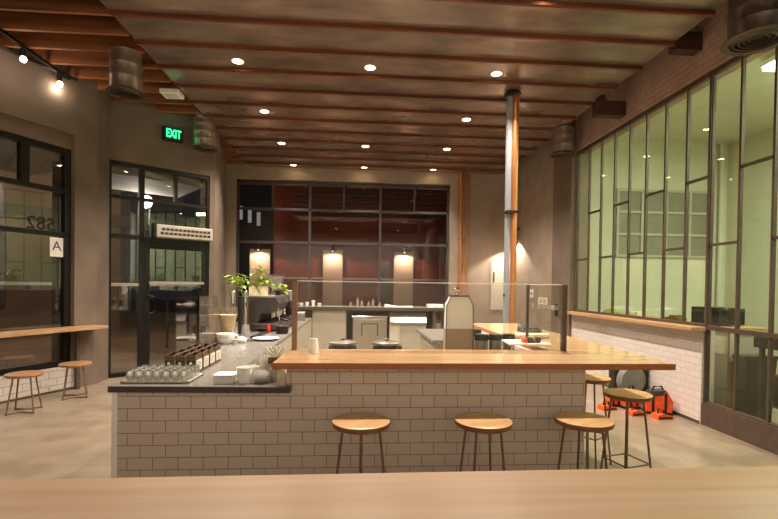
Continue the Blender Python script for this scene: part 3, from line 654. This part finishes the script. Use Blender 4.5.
for k in range(3):
    p = (-.66, 3.2, LT+k*.022); lab = 'clear plastic cup upside down, %s of the tall stack behind the lids' % ('bottom one', 'middle one', 'top one')[k]
    if pc0 is None:
        pc0 = thing('plastic_cup', lab, 'cup', p, 'clear cups behind the lids'); MB().lathe([(.047, 0), (.044, .01), (.033, .105), (.012, .108)], p[0], p[1], p[2], 22).build('cup', m_acry, pc0, True)
    else: dup(pc0, p, None, lab)
shk = thing('steel_shaker', 'small steel shaker at the end of the oak bar top', 'shaker', (-.54, 3.02, LT)); MB().lathe([(.026, 0), (.03, .05), (.03, .085)], -.54, 3.02, LT, 20).build('body', m_steel, shk, True); MB().lathe([(.031, 0), (.031, .014), (.02, .03), (.008, .034)], -.54, 3.02, LT+.085, 20).build('cap', m_chrome, shk, True)
bx = thing('straw_box', 'brown box holding a fan of white straws beside the bar top end', 'box', (-.555, 3.16, LT)); box('body', m_kraft, bx, -.605, 3.12, LT, -.525, 3.2, LT+.14)
box('card', m_cabwhite, bx, -.615, 3.113, LT+.01, -.535, 3.118, LT+.1)
for k in range(7):
    a = -.6+k*.2; p0 = Vector((-.565+.01*(k % 3), 3.14+.008*k, LT+.141)); p1 = p0+Vector((math.sin(a)*.11, .01*(k % 2), .075*math.cos(a)))
    s_ = MB().tube([p0, p1], .009, 8).build('paper_straw', m_paper, None, True, at=p0)
    tag(s_, 'white paper straw, %s in the fan rising from the brown box' % ('leftmost', 'second from left', 'third from left', 'middle', 'third from right', 'second from right', 'rightmost')[k], 'straw', 'straws in the brown box')
cd = thing('card_holder', 'clear card holder on the grey counter below the bar top corner', 'card holder', (-.465, 2.905, LT)); box('sheet', m_acry, cd, -.505, 2.885, LT, -.45, 2.89, LT+.1); box('card', m_cream, cd, -.503, 2.892, LT, -.452, 2.896, LT+.095)
# big cup
bc = thing('coffee_cup', 'oversized white cup with small black lettering on the left counter', 'cup', (-1.40, 4.92, LT))
MB().lathe([(.045, 0), (.048, .008), (.075, .03), (.092, .07), (.096, .11), (.092, .11), (.086, .07), (.05, .02)], -1.40, 4.92, LT, 30).build('bowl', m_china, bc, True)
MB().tube([(-1.31, 4.9, LT+.09), (-1.27, 4.89, LT+.095), (-1.25, 4.885, LT+.07), (-1.275, 4.89, LT+.045), (-1.325, 4.9, LT+.045)], .011, 8).build('handle', m_china, bc, True)
mb = MB()
for k in range(5): mb.box(-1.44+k*.02, 4.824, LT+.072, -1.432+k*.02, 4.835, LT+.079)
mb.build('lettering', m_dark, bc)
jr = thing('filter_jar', 'cream filled jar on a black base behind the oversized cup', 'jar', (-1.42, 5.25, LT))
MB().lathe([(.075, 0), (.075, .075), (.06, .085)], -1.44, 5.15, LT, 20).build('base', m_dark, jr, True); MB().lathe([(.058, 0), (.095, .2), (.1, .21)], -1.44, 5.15, LT+.085, 24).build('contents', m_cream, jr, True); MB().lathe([(.06, 0), (.103, .22), (.103, .3), (.1, .3), (.1, .22)], -1.44, 5.15, LT+.084, 24, False).build('glass', m_hop, jr, True)
for i, (x, y, lab) in enumerate(((-1.49, 5.52, 'slim chrome tap tower, left of the pair behind the cup'), (-1.39, 5.72, 'slim chrome tap tower, right of the pair behind the cup'))):
    t = thing('tap_tower', lab, 'tap', (x, y, LT), 'chrome tap towers'); MB().lathe([(.045, 0), (.045, .015), (.022, .03), (.022, .5), (.03, .51), (.03, .55), (.012, .56)], x, y, LT, 18).build('tower', m_chrome, t, True)
    MB().tube([(x, y, LT+.4), (x+.03, y-.06, LT+.4), (x+.035, y-.07, LT+.36)], .012).build('spout', m_chrome, t, True); MB().lathe([(.05, 0), (.055, .06), (.04, .13), (.043, .14)], x+.035, y-.11, LT, 18).build('drip_cup', m_acry, t, True)
kn = thing('crumpled_cloth', 'small crumpled white cloth right of the oversized cup', 'cloth', (-1.25, 5.0, LT))
MB().lathe([(.03, 0), (.05, .015), (.055, .04), (.03, .06), (.01, .07)], -1.25, 5.0, LT, 14).build('cloth', m_white, kn, True)
mt = thing('tamping_mat', 'long black rubber mat lying on the left counter', 'mat', (-1.3, 6.0, LT)); MB().hexa([(-1.27, 5.45, LT), (-1.2, 5.42, LT), (-1.1, 6.9, LT), (-1.17, 6.95, LT), (-1.27, 5.45, LT+.02), (-1.2, 5.42, LT+.02), (-1.1, 6.9, LT+.02), (-1.17, 6.95, LT+.02)]).build('mat', m_dark, mt)
pl = thing('serving_plate', 'shallow white plate on a grey tray near the oversized cup', 'plate', (-1.02, 5.3, LT)); box('tray', m_steelbr, pl, -1.26, 5.1, LT, -.92, 5.35, LT+.008); MB().lathe([(.08, .008), (.12, .016), (.15, .026), (.145, .026), (.08, .014)], -1.04, 5.25, LT, 26).build('plate', m_china, pl, True)
# espresso machine
em = thing('espresso_machine', 'steel and black espresso machine with plants and planter on it', 'coffee machine', (-1.3, 6.6, LT))
box('drip_tray', m_steelbr, em, -1.5, 6.15, LT+.03, -1.0, 7.15, LT+.11, bevel=.01)
MB().prism([(-1.5, LT+.11), (-1.34, LT+.11), (-1.30, LT+.24), (-1.12, LT+.26), (-1.06, LT+.38), (-1.1, LT+.46), (-1.5, LT+.46)], 6.18, 7.12, 'y').build('body', m_dark2, em)
box('side_panel', m_steelbr, em, -1.5, 6.165, LT+.11, -1.33, 6.18, LT+.44, bevel=.004); box('cup_rail', m_steel, em, -1.5, 6.17, LT+.46, -1.12, 7.13, LT+.48)
for k in range(3):
    y = 6.35+k*.28
    gh = MB().tube([(-1.17, y, LT+.27), (-1.17, y, LT+.18)], .042, 16).build('group_head', m_chrome, em, True)
    MB().tube([(-1.17, y, LT+.19), (-1.06, y-.03, LT+.17), (-.95, y-.05, LT+.14)], .018, 10, .016).build('portafilter', m_dark, gh, True)
MB().tube([(-1.1, 6.22, LT+.36), (-1.06, 6.2, LT+.3), (-1.05, 6.2, LT+.12)], .009).build('steam_wand', m_chrome, em, True)
for x in (-1.47, -1.04):
    for y in (6.2, 7.1): MB().lathe([(.02, 0), (.02, .032)], x, y, LT, 10).build('foot', m_dark, em)
# planter and plants
pt = thing('ribbed_planter', 'pale ribbed planter with leafy stems on top of the espresso machine', 'potted plant', (-1.42, 6.45, LT+.48))
mb = MB()
mb.box(-1.50, 6.36, LT+.48, -1.28, 6.58, LT+.61)
for k in range(9): mb.box(-1.498+k*.0245, 6.352, LT+.482, -1.486+k*.0245, 6.36, LT+.608)
mb.build('pot', m_cream, pt)
def foliage(parent, centers, n, size, seed, root):
    rnd = random.Random(seed); st_ = MB(); lf = MB()
    for cx, cy, cz, sp in centers:
        tip = Vector((cx, cy, cz)); r0 = Vector(root)
        st_.tube([r0, r0.lerp(tip, .5)+Vector((0, 0, .05)), tip], .005, 6, .002)
        for k in range(n):
            p = tip+Vector((rnd.gauss(0, sp), rnd.gauss(0, sp), rnd.gauss(0, sp*.65)))
            a = rnd.uniform(0, 2*PI); d = Vector((math.cos(a), math.sin(a), rnd.uniform(-.6, .4))).normalized(); s = Vector((0, 0, 1)).cross(d).normalized(); u = d.cross(s)
            L_ = size*rnd.uniform(.7, 1.3); W = L_*.3
            pts = [p, p+d*L_*.35+s*W+u*.004, p+d*L_*.75+s*W*.6, p+d*L_-u*.01, p+d*L_*.75-s*W*.6, p+d*L_*.35-s*W+u*.004]
            vs = [lf.bm.verts.new(q) for q in pts]; md = lf.bm.verts.new(p+d*L_*.5-u*.012)
            for i in range(6): lf.bm.faces.new((vs[i], vs[(i+1) % 6], md))
    st_.build('stem', m_stem, parent, True); lf.build('foliage', m_leaf, parent)
foliage(pt, [(-1.62, 6.45, 1.60, .07), (-1.45, 6.4, 1.56, .08), (-1.34, 6.45, 1.55, .07), (-1.36, 6.5, 1.74, .05), (-1.72, 6.5, 1.62, .05), (-1.33, 6.5, 1.62, .05)], 26, .075, 3, (-1.39, 6.47, LT+.6))
p2 = thing('potted_plant', 'small bright green plant at the right end of the espresso machine', 'potted plant', (-1.15, 6.75, LT+.48)); MB().lathe([(.035, 0), (.045, .07)], -1.17, 6.75, LT+.48, 16).build('pot', m_dark, p2, True)
foliage(p2, [(-1.10, 6.72, 1.50, .035), (-1.15, 6.72, 1.53, .035)], 14, .08, 5, (-1.17, 6.75, LT+.55))
p3 = thing('potted_plant', 'trailing leafy plant in a dark pot behind the chrome tap towers', 'potted plant', (-1.45, 5.9, LT)); MB().lathe([(.06, 0), (.07, .46), (.075, .48)], -1.46, 5.9, LT, 18).build('pot', m_dark2, p3, True)
foliage(p3, [(-1.58, 5.9, 1.50, .05), (-1.52, 5.95, 1.58, .05), (-1.6, 5.85, 1.62, .04)], 16, .07, 8, (-1.46, 5.9, LT+.47))
# grinders
gr = thing('coffee_grinder', 'black coffee grinder with a clear tapered hopper behind the plants', 'grinder', (-1.30, 7.4, LT))
box('body', m_dark, gr, -1.42, 7.3, LT+.02, -1.2, 7.55, LT+.52, bevel=.03); box('base', m_dark2, gr, -1.44, 7.22, LT, -1.18, 7.58, LT+.03, bevel=.005)
MB().hexa([(-1.37, 7.36, LT+.53), (-1.25, 7.36, LT+.53), (-1.25, 7.5, LT+.53), (-1.37, 7.5, LT+.53), (-1.43, 7.3, LT+.78), (-1.19, 7.3, LT+.78), (-1.19, 7.56, LT+.78), (-1.43, 7.56, LT+.78)]).build('hopper', m_acry, gr); box('lid', m_dark2, gr, -1.435, 7.295, LT+.78, -1.185, 7.565, LT+.80, bevel=.004); box('collar', m_dark, gr, -1.36, 7.37, LT+.515, -1.26, 7.49, LT+.535)
g2 = thing('dosing_grinder', 'second black grinder with steel cylinder hopper right of the plants', 'grinder', (-1.1, 7.35, LT))
MB().lathe([(.085, 0), (.09, .03), (.07, .06), (.075, .3), (.06, .36)], -1.07, 7.3, LT, 22).build('body', m_dark, g2, True); MB().lathe([(.055, .36), (.085, .38), (.085, .54), (.08, .545)], -1.07, 7.3, LT, 22).build('hopper', m_steel, g2, True); MB().tube([(-1.03, 7.22, LT+.24), (-.98, 7.12, LT+.16)], .03, 10, .022).build('chute', m_chrome, g2, True)
rb = thing('sauce_bottle', 'small red bottle on the left counter below the grinders', 'bottle', (-1.17, 6.05, LT)); MB().lathe([(.024, 0), (.026, .07), (.014, .09)], -1.165, 6.05, LT, 16).build('body', m_red, rb, True); MB().lathe([(.014, .09), (.006, .125)], -1.165, 6.05, LT, 12).build('nozzle', m_red, rb, True)
kb = thing('knock_box', 'round black knock box on the left counter right of the red bottle', 'knock box', (-.97, 5.95, LT)); MB().lathe([(.075, 0), (.085, .1), (.078, .1), (.07, .02)], -.97, 5.95, LT, 22).build('bin', m_dark, kb, True); MB().tube([(-1.05, 5.95, LT+.09), (-.89, 5.95, LT+.09)], .012).build('bar', m_dark2, kb, True)
for i, (x, y, w, h, mm, lab) in enumerate(((-1.22, 8.0, .22, .2, m_white, 'white carton at the far end of the left counter'), (-1.0, 8.15, .12, .15, m_steel, 'small steel canister beside the white carton on the far left counter'))):
    t = thing('storage_box', lab, 'box', (x, y, LT)); box('body', mm, t, x-w/2, y-.1, LT, x+w/2, y+.1, LT+h*.85, bevel=.006); box('lid', m_cabwhite, t, x-w/2-.004, y-.104, LT+h*.85, x+w/2+.004, y+.104, LT+h, bevel=.004)

# ------------------------------------------------------------------ on and behind the bar
wcup = thing('paper_cup', 'single white paper cup upside down on the oak bar top', 'cup', (-.30, 3.17, BT)); MB().lathe([(.042, 0), (.042, .005), (.039, .008), (.028, .1), (.026, .104), (.02, .1)], -.30, 3.17, BT, 24).build('cup', m_china, wcup, True)
dp = thing('water_dispenser', 'tall white dispenser with chamfered shoulders and lower half coloured tan as a reflection, behind the glass guard', 'dispenser', (.857, 3.8, .90))
MB().prism([(.735, .92), (.965, .92), (.965, 1.21), (.735, 1.21)], 3.68, 3.78, 'y').build('lower_body', m_tan, dp)  # tan colour paints a reflection over the white body
MB().prism([(.738, 1.21), (.962, 1.21), (.957, 1.41), (.92, 1.475), (.78, 1.475), (.743, 1.41)], 3.68, 3.78, 'y').build('upper_body', m_white, dp)
for s in (-1, 1):
    MB().tube([(.85+s*.115, 3.67, .92), (.85+s*.112, 3.67, 1.40), (.85+s*.075, 3.67, 1.482)], .004).build('side_rim', m_dark2, dp, True)
MB().box(.775, 3.67, 1.475, .925, 3.79, 1.49).build('lid', m_dark2, dp); MB().lathe([(.012, 0), (.012, .02), (.026, .03), (.03, .048), (.018, .065)], .83, 3.73, 1.49, 16).build('knob', m_chrome, dp, True); box('base', m_dark2, dp, .73, 3.67, .90, .97, 3.79, .92)
for i, (x, y, r, h, lab) in enumerate(((1.055, 3.75, .056, .26, 'steel canister with dark lid, nearest the white dispenser'), (1.18, 3.76, .056, .26, 'steel canister with dark lid, middle of the row behind the bar'), (1.30, 3.77, .05, .26, 'steel canister with dark lid, rightmost of the row behind the bar'), (1.06, 3.98, .055, .28, 'taller canister with black lid behind the row of steel canisters'))):
    t = thing('canister', lab, 'canister', (x, y, .90), 'steel canisters behind the bar'); MB().lathe([(r*.96, 0), (r, .01), (r, h-.045)], x, y, .90, 22).build('body', m_steel, t, True); MB().lathe([(r*1.05, h-.05), (r*1.06, h-.01), (r*.95, h)], x, y, .90, 22).build('lid', m_dark, t, True)
for i, (x, w, lab) in enumerate(((-.115, .118, 'grey round-lidded pot, left of the pair behind the bar'), (.255, .125, 'grey round-lidded pot, right of the pair behind the bar'))):
    t = thing('lidded_pot', lab, 'pot', (x, 3.8, .90), 'grey lidded pots'); MB().lathe([(w*.8, 0), (w*.82, .165)], x, 3.8, .90, 26).build('pot', m_dark, t, True); MB().lathe([(w, .165), (w*1.0, .18), (w*.7, .192), (w*.2, .196)], x, 3.8, .90, 30).build('lid', m_steel, t, True); MB().lathe([(.018, .196), (.02, .208), (.008, .214)], x, 3.8, .90, 14).build('knob', m_dark2, t, True)
    for a in (-1, 1): MB().box(x+a*w*.8-.02, 3.70, 1.0, x+a*w*.8+.02, 3.74, 1.06).build('clasp', m_dark2, t)
# tray of pastry by the guard corner
ty = thing('acrylic_stand', 'clear acrylic stand with white top at the right end of the guard', 'stand', (1.32, 3.5, BT))
MB().hexa([(1.17, 3.36, BT+.035), (1.50, 3.36, BT+.035), (1.46, 3.66, BT+.035), (1.20, 3.66, BT+.035), (1.17, 3.36, BT+.047), (1.50, 3.36, BT+.047), (1.46, 3.66, BT+.047), (1.20, 3.66, BT+.047)]).build('top', m_white, ty)
for x in (1.19, 1.47):
    for y in (3.38, 3.62): MB().box(x-.006, y-.006, BT, x+.006, y+.006, BT+.035).build('leg', m_acry, ty)
pk = thing('snack_bar_pile', 'dark wrapped snack bars with an orange end lying on the acrylic stand', 'snacks', (1.37, 3.45, BT+.047))
for k in range(4): MB().box(1.30+k*.036, 3.42, BT+.047, 1.332+k*.036, 3.49, BT+.085+.006*(k % 2), .008).build('wrapper', (m_orange, m_dark2, m_kraft, m_dark)[k], pk)
wl_ = thing('folded_cloth', 'long roll of white cloth lying behind the acrylic stand', 'cloth', (1.42, 4.18, BT))
MB().tube([(1.49, 4.15, BT+.025), (1.58, 4.13, BT+.027), (1.68, 4.15, BT+.024), (1.82, 4.16, BT+.025)], .025, 12).build('cloth', m_paper, wl_, True)
kp = thing('card_terminal', 'dark low card terminal on the right bar wing behind the guard', 'terminal', (1.80, 4.75, BT)); MB().hexa([(1.76, 4.68, BT), (1.98, 4.68, BT), (1.98, 4.85, BT), (1.76, 4.85, BT), (1.77, 4.70, BT+.03), (1.97, 4.70, BT+.03), (1.97, 4.85, BT+.07), (1.77, 4.85, BT+.07)], .005).build('body', m_dark2, kp); MB().box(1.79, 4.72, BT+.035, 1.95, 4.76, BT+.045).build('keys', m_dark, kp)

# ------------------------------------------------------------------ back counter
BK = 1.07; BYF = 10.1
bk = thing('back_counter_top', 'long grey counter top below the back window', 'counter top', (.4, 10.4, BK-.07)); box('slab', m_stone, bk, -1.45, BYF, BK-.05, 2.0, 10.75, BK, bevel=.004); box('edge', m_steelbr, bk, -1.45, BYF-.012, BK-.075, 2.0, BYF+.004, BK-.004)
cb1 = thing('base_cabinet', 'plain grey base cabinet at the left end of the back counter', 'cabinet', (-.7, 10.4, 0)); box('body', m_cab, cb1, -1.0, BYF+.06, .08, -.24, 10.7, BK-.051); box('door', m_cab, cb1, -.98, BYF+.04, .1, -.26, BYF+.06, BK-.085, bevel=.003); box('plinth', m_dark2, cb1, -.98, BYF+.1, 0, -.26, 10.7, .08)
fg = thing('steel_fridge', 'stainless under-counter fridge beneath the back counter', 'fridge', (.3, 10.4, 0)); box('body', m_steel, fg, -.10, BYF+.08, .06, .68, 10.7, .84, bevel=.01); box('door', m_steel, fg, -.09, BYF+.05, .08, .67, BYF+.08, .80, bevel=.008); box('lid', m_chrome, fg, -.11, BYF+.04, .84, .69, 10.7, .87, bevel=.006); box('recess', m_dark2, fg, .10, BYF+.046, .42, .48, BYF+.05, .70); box('recess_plate', m_steel, fg, .125, BYF+.042, .42, .455, BYF+.046, .68)
box('plinth', m_dark2, fg, -.08, BYF+.1, 0, .66, 10.7, .06)
dw = thing('dish_washer', 'white under-counter washer with a sloped steel hood at the right', 'dishwasher', (1.15, 10.4, 0)); box('body', m_cabwhite, dw, .74, BYF+.08, .05, 1.58, 10.7, .70, bevel=.008); box('door', m_cab, dw, .98, BYF+.06, .1, 1.5, BYF+.08, .66, bevel=.01)
MB().prism([(BYF+.02, .70), (BYF+.02, .73), (BYF+.16, .95), (10.7, .95), (10.7, .70)], .74, 1.58, 'x').build('hood', m_steel, dw); box('plinth', m_dark2, dw, .76, BYF+.12, 0, 1.56, 10.7, .05)
ec = thing('end_panel', 'dark upright panel carrying the right end of the back counter', 'panel', (1.8, 10.4, 0)); box('panel', m_dkbr, ec, 1.72, BYF+.03, 0, 1.8, 10.7, BK-.076)
struct(box('trim_62', m_dkbr, None, -1.4, 10.7, 0, 1.9, 10.74, BK-.05))
cg = 'white cups lined up on the back counter'
for i, (x, r, h) in enumerate(((-1.38, .05, .07), (-1.27, .05, .07), (-1.0, .045, .13), (-.86, .05, .07), (-1.14, .045, .09))):
    t = thing('china_cup', 'white china cup, %s on the left end of the back counter' % ('farthest left', 'second from left', 'tall one', 'rightmost', 'middle')[i], 'cup', (x, 10.35, BK), cg); MB().lathe([(r*.6, 0), (r, h), (r*.92, h), (r*.5, .01)], x, 10.35, BK, 18).build('cup', m_china, t, True)
nw = thing('loose_papers', 'loose white papers lying on the back counter', 'papers', (1.0, 10.3, BK)); mb = MB(); mb.hexa([(.62, 10.2, BK), (.95, 10.15, BK), (1.0, 10.4, BK), (.66, 10.45, BK), (.62, 10.2, BK+.05), (.95, 10.15, BK+.005), (1.0, 10.4, BK+.005), (.66, 10.45, BK+.06)]); mb.hexa([(.98, 10.2, BK), (1.28, 10.22, BK), (1.27, 10.5, BK), (.97, 10.5, BK), (.98, 10.2, BK+.015), (1.28, 10.22, BK+.02), (1.27, 10.5, BK+.02), (.97, 10.5, BK+.015)]); mb.build('sheets', m_paper, nw)
bb = thing('white_tray_stack', 'stack of white trays on the right end of the back counter', 'trays', (1.8, 10.3, BK))
for k in range(3): MB().box(1.62, 10.18, BK+k*.025, 1.97, 10.5, BK+.022+k*.025, .005).build('tray', m_white, bb)
for i in range(6):
    x = -.15+i*.13+.03*(i % 2); hh = (.1, .22, .14, .12, .18, .1)[i]
    t = thing('glass_bottle', 'small clear bottle on the back counter, %s of the group before the window' % ('first from left', 'second from left', 'third from left', 'third from right', 'second from right', 'first from right')[i], 'bottle', (x, 10.55, BK), 'bottles before the back window')
    MB().lathe([(.03, 0), (.032, hh*.6), (.014, hh*.75), (.014, hh)], x, 10.55, BK, 14).build('bottle', m_acry, t, True); MB().lathe([(.016, hh), (.016, hh+.015)], x, 10.55, BK, 12).build('cap', m_steelbr, t)
cs = thing('corner_shelf', 'narrow shelf with pale jars right of the back counter', 'shelf', (2.3, 10.6, 0)); box('board', m_cabwhite, cs, 2.02, 10.25, .80, 2.55, 10.75, .83); box('board', m_cabwhite, cs, 2.02, 10.25, 1.0, 2.55, 10.75, 1.03); box('side', m_cab, cs, 2.52, 10.25, 0, 2.55, 10.75, 1.0); box('side', m_cab, cs, 2.02, 10.25, 0, 2.05, 10.75, 1.0); box('back', m_cab, cs, 2.05, 10.72, 0, 2.52, 10.75, 1.0)
for k in range(3):
    x = 2.13+k*.13; t = thing('storage_jar', 'pale jar on the narrow shelf, %s' % ('left one', 'middle one', 'right one')[k], 'jar', (x, 10.4, .83), 'jars on the narrow shelf'); MB().lathe([(.045, 0), (.05, .02), (.05, .1)], x, 10.4, .83, 16).build('jar', m_acry, t, True); MB().lathe([(.045, .1), (.045, .125)], x, 10.4, .83, 16).build('lid', m_steel, t, True)

# ------------------------------------------------------------------ orange tool pile by the tiled wall
fn = thing('floor_fan', 'dark square floor fan with a grey-green round cover against the tiled wall', 'fan', (3.72, 5.95, 0))
MB().box(3.50, 5.86, .02, 3.975, 6.02, .60, .015).build('housing', m_dark, fn)
MB().tube([(3.73, 5.858, .32), (3.73, 5.81, .32)], .21, 28, .16).build('cover', m_greygreen, fn, True)
for x in (3.55, 3.92): MB().box(x-.03, 5.85, 0, x+.03, 6.03, .02).build('foot', m_dark2, fn)
def toolbag(x, y, s, h, rot, lab):
    t = thing('tool_bag', lab, 'tool bag', (x, y, 0), 'orange tool bags on the floor')
    MB().prism([(x-.2*s, .03), (x+.2*s, .03), (x+.22*s, h*.55), (x+.12*s, h), (x-.13*s, h*.92), (x-.22*s, h*.5)], y-.11*s, y+.11*s, 'y').build('body', m_orange, t)
    box('base', m_dark, t, x-.22*s, y-.12*s, 0, x+.22*s, y+.12*s, .035, bevel=.008)
    MB().prism([(x-.19*s, h*.72), (x+.05*s, h*.80), (x+.1*s, h*1.02), (x-.135*s, h*.95)], y-.115*s, y+.115*s, 'y').build('flap', m_dark2, t)
    for a in (-.1, .1): MB().box(x+a*s-.015, y-.113*s, .03, x+a*s+.015, y-.106*s, h*.9).build('strap', m_dark, t)
    MB().tube([(x-.1*s, y, h*.9), (x-.06*s, y, h*1.12), (x+.06*s, y, h*1.14), (x+.1*s, y, h*.96)], .012).build('handle', m_dark, t, True)
    t.rotation_euler = (0, 0, rot); return t
toolbag(3.79, 5.40, .70, .30, -.3, 'largest orange bag with black straps, nearest the tiled wall')
toolbag(3.58, 5.62, .5, .26, .2, 'orange bag with black straps in front of the grey-green fan')
toolbag(3.42, 5.74, .42, .22, .2, 'orange bag with black straps at the left of the pile')
def wedge(x, y, rot, lab):
    t = thing('wheel_chock', lab, 'wedge', (x, y, 0), 'orange wedges on the floor')
    MB().prism([(x-.11, .0), (x+.12, .0), (x+.10, .03), (x-.02, .07), (x-.10, .055)], y-.06, y+.06, 'y').build('body', m_orange, t); box('pad', m_dark, t, x-.09, y-.063, .01, x+.09, y-.06, .03); MB().tube([(x-.06, y, .06), (x-.05, y, .12), (x+.02, y, .1), (x+.02, y, .055)], .01).build('handle', m_dark, t, True); t.rotation_euler = (0, 0, rot)
wedge(3.70, 5.18, .1, 'flat orange and black wedge nearest the viewer on the floor')
wedge(3.47, 5.34, .2, 'orange and black wedge left of the largest orange bag')
wedge(3.24, 5.58, .2, 'orange and black wedge at the far left end of the pile')

# ------------------------------------------------------------------ outside
struct(MB().box(-40, -6, -.3, 8, 45, -.13).build('ground', m_asph))
cnA = MB().lbox(A0, tl, -1, LL+.4, .25, 1.7, 3.30, 3.45); cnA.lbox(D0, td, -.4, 1.55, .25, 1.7, 3.35, 3.5)
tag(cnA.build('entry_canopy', m_canopy, at=(-5, 7.5, 3.4)), 'pale flat canopy outside above the left storefront windows', 'canopy')
fb = thing('street_building', 'dim brown building across the street seen through the left windows', 'building', (-13, 13, -.13))
o_ = (-17.5, 7.0); tb_ = Vector((9.5, 9.0)).normalized()
MB().lbox(o_, tb_, 0, 13, 0, 3, -.13, 7).build('wall', m_facade, fb)
MB().lbox(o_, tb_, 2.0, 4.2, -.06, 0, -.13, 2.9).build('doorway', m_facdoor, fb); MB().lbox(o_, tb_, 5.2, 7.0, -.06, 0, .8, 3.0).build('window', m_facdoor, fb); MB().lbox(o_, tb_, 8.2, 10.0, -.06, 0, .8, 3.0).build('window', m_facdoor, fb); MB().lbox(o_, tb_, 0, 15, -.12, 0, 3.4, 3.8).build('cornice', m_facdoor, fb)
rl = thing('light_streak_rail', 'long pale rail added outside the left windows in place of a light streak', 'railing', (-9, 9, -.13))  # rail added for the pale light streak across the left windows
o2 = (-13.0, 4.2); MB().lbox(o2, tb_, 0, 12, 0, .05, 1.46, 1.53).build('rail', m_white, rl)
for k in range(7): MB().lbox(o2, tb_, 1+k*1.7, 1.05+k*1.7, 0, .05, -.13, 1.46).build('post', m_dark2, rl)
gb = thing('globe_lamp', 'glowing white globe lamp outside above the entry door', 'lamp', (-4.53, 9.99, 3.0))
MB().lathe([(.03, -.13), (.1, -.09), (.13, 0), (.1, .09), (.04, .13)], -4.53, 9.99, 3.28, 20).build('globe', m_globe, gb, True); MB().lathe([(.05, 0), (.06, .05)], -4.53, 9.99, 3.40, 16).build('cap', m_black, gb); MB().tube([(-4.53, 9.99, -.13), (-4.53, 10.15, -.13), (-4.53, 10.15, 3.5), (-4.53, 9.99, 3.5), (-4.53, 9.99, 3.44)], .03).build('pole', m_black, gb)
light('globe_light', 'POINT', (-4.53, 9.8, 3.05), 70, (1, .9, .78), .1, gb)
def streetlamp(x, y, z, lab, p, col, m):
    t = thing('street_lamp', lab, 'street lamp', (x, y, -.13)); MB().tube([(x, y+.3, -.13), (x, y+.3, z+.3), (x, y, z+.3)], .05).build('pole', m_black, t, True); MB().lathe([(.06, .2), (.16, .06), (.16, .04)], x, y, z, 16, False).build('shade', m_black, t, True); MB().lathe([(.05, .06), (.11, .02), (.05, -.06)], x, y, z, 16).build('bulb', m, t, True); light('street_light', 'POINT', (x, y, z-.15), p, col, .1, t)
streetlamp(-9.9, 11.75, 4.0, 'bright bluish street lamp through the left storefront window', K_STREET, (1, .85, .7), m_cool)
streetlamp(-7.4, 13.2, 4.6, 'distant street lamp beyond the entry door', K_STREET*.8, (1, .75, .5), m_bulbs)
# alley wall behind the back window
aw = thing('alley_building', 'dark red building wall with pale pilasters behind the back window', 'building', (.5, 14.1, -.13))
box('wall', m_redwall, aw, -2.6, 14.1, -.13, 8, 14.5, 9)
for i, x in enumerate((-2.98+.0, -.765, 1.43)):
    box('pilaster', m_pil, aw, x-.30, 13.98, -.13, x+.30, 14.1, 2.62)
box('recess_door', m_facdoor, aw, .7, 14.06, -.13, 1.0, 14.1, 2.3); box('ledge', m_pil, aw, -2.6, 14.0, 1.72, 5, 14.1, 1.78)
for i in range(9): box('reflected_joist_bar', m_facdoor, aw, -2.0, 14.05, 3.7+i*.17, 6, 14.1, 3.77+i*.17)  # bars stand in for ceiling joists reflected in the back window
for i, x in enumerate((-2.98, -.765, 1.43)):
    t = thing('barn_lamp', 'dark barn lamp above a pale pilaster outside the back window, %s' % ('left one', 'middle one', 'right one')[i], 'wall lamp', (x, 13.9, 2.7), 'barn lamps outside')
    MB().tube([(x, 14.095, 2.78), (x, 13.8, 2.8), (x, 13.75, 2.7)], .015).build('arm', m_black, t, True); MB().lathe([(.03, .12), (.05, .09), (.12, 0)], x, 13.75, 2.58, 18, False).build('shade', m_black, t, True); MB().lathe([(.012, .05), (.035, .02), (.012, -.02)], x, 13.75, 2.58, 12).build('bulb', m_bulbs, t, True)
    light('barn_light', 'SPOT', (x, 13.75, 2.56), 42, (1, .78, .6), .04, t, 165, .4, (x, 13.9, 0))
db = thing('distant_building', 'dark building far left behind the back window, with glowing bars for reflections in the glass', 'building', (-5, 19, -.13)); box('wall', m_night, db, -6.5, 19, -.13, -3.2, 20, 8)
for k in range(3): MB().box(-4.9+k*.36, 18.95, 4.2-.12*k, -4.76+k*.36, 19, 4.75-.12*k).build('reflection_bar', m_reflbar, db)  # glowing strips imitate white bars reflected in the back glass
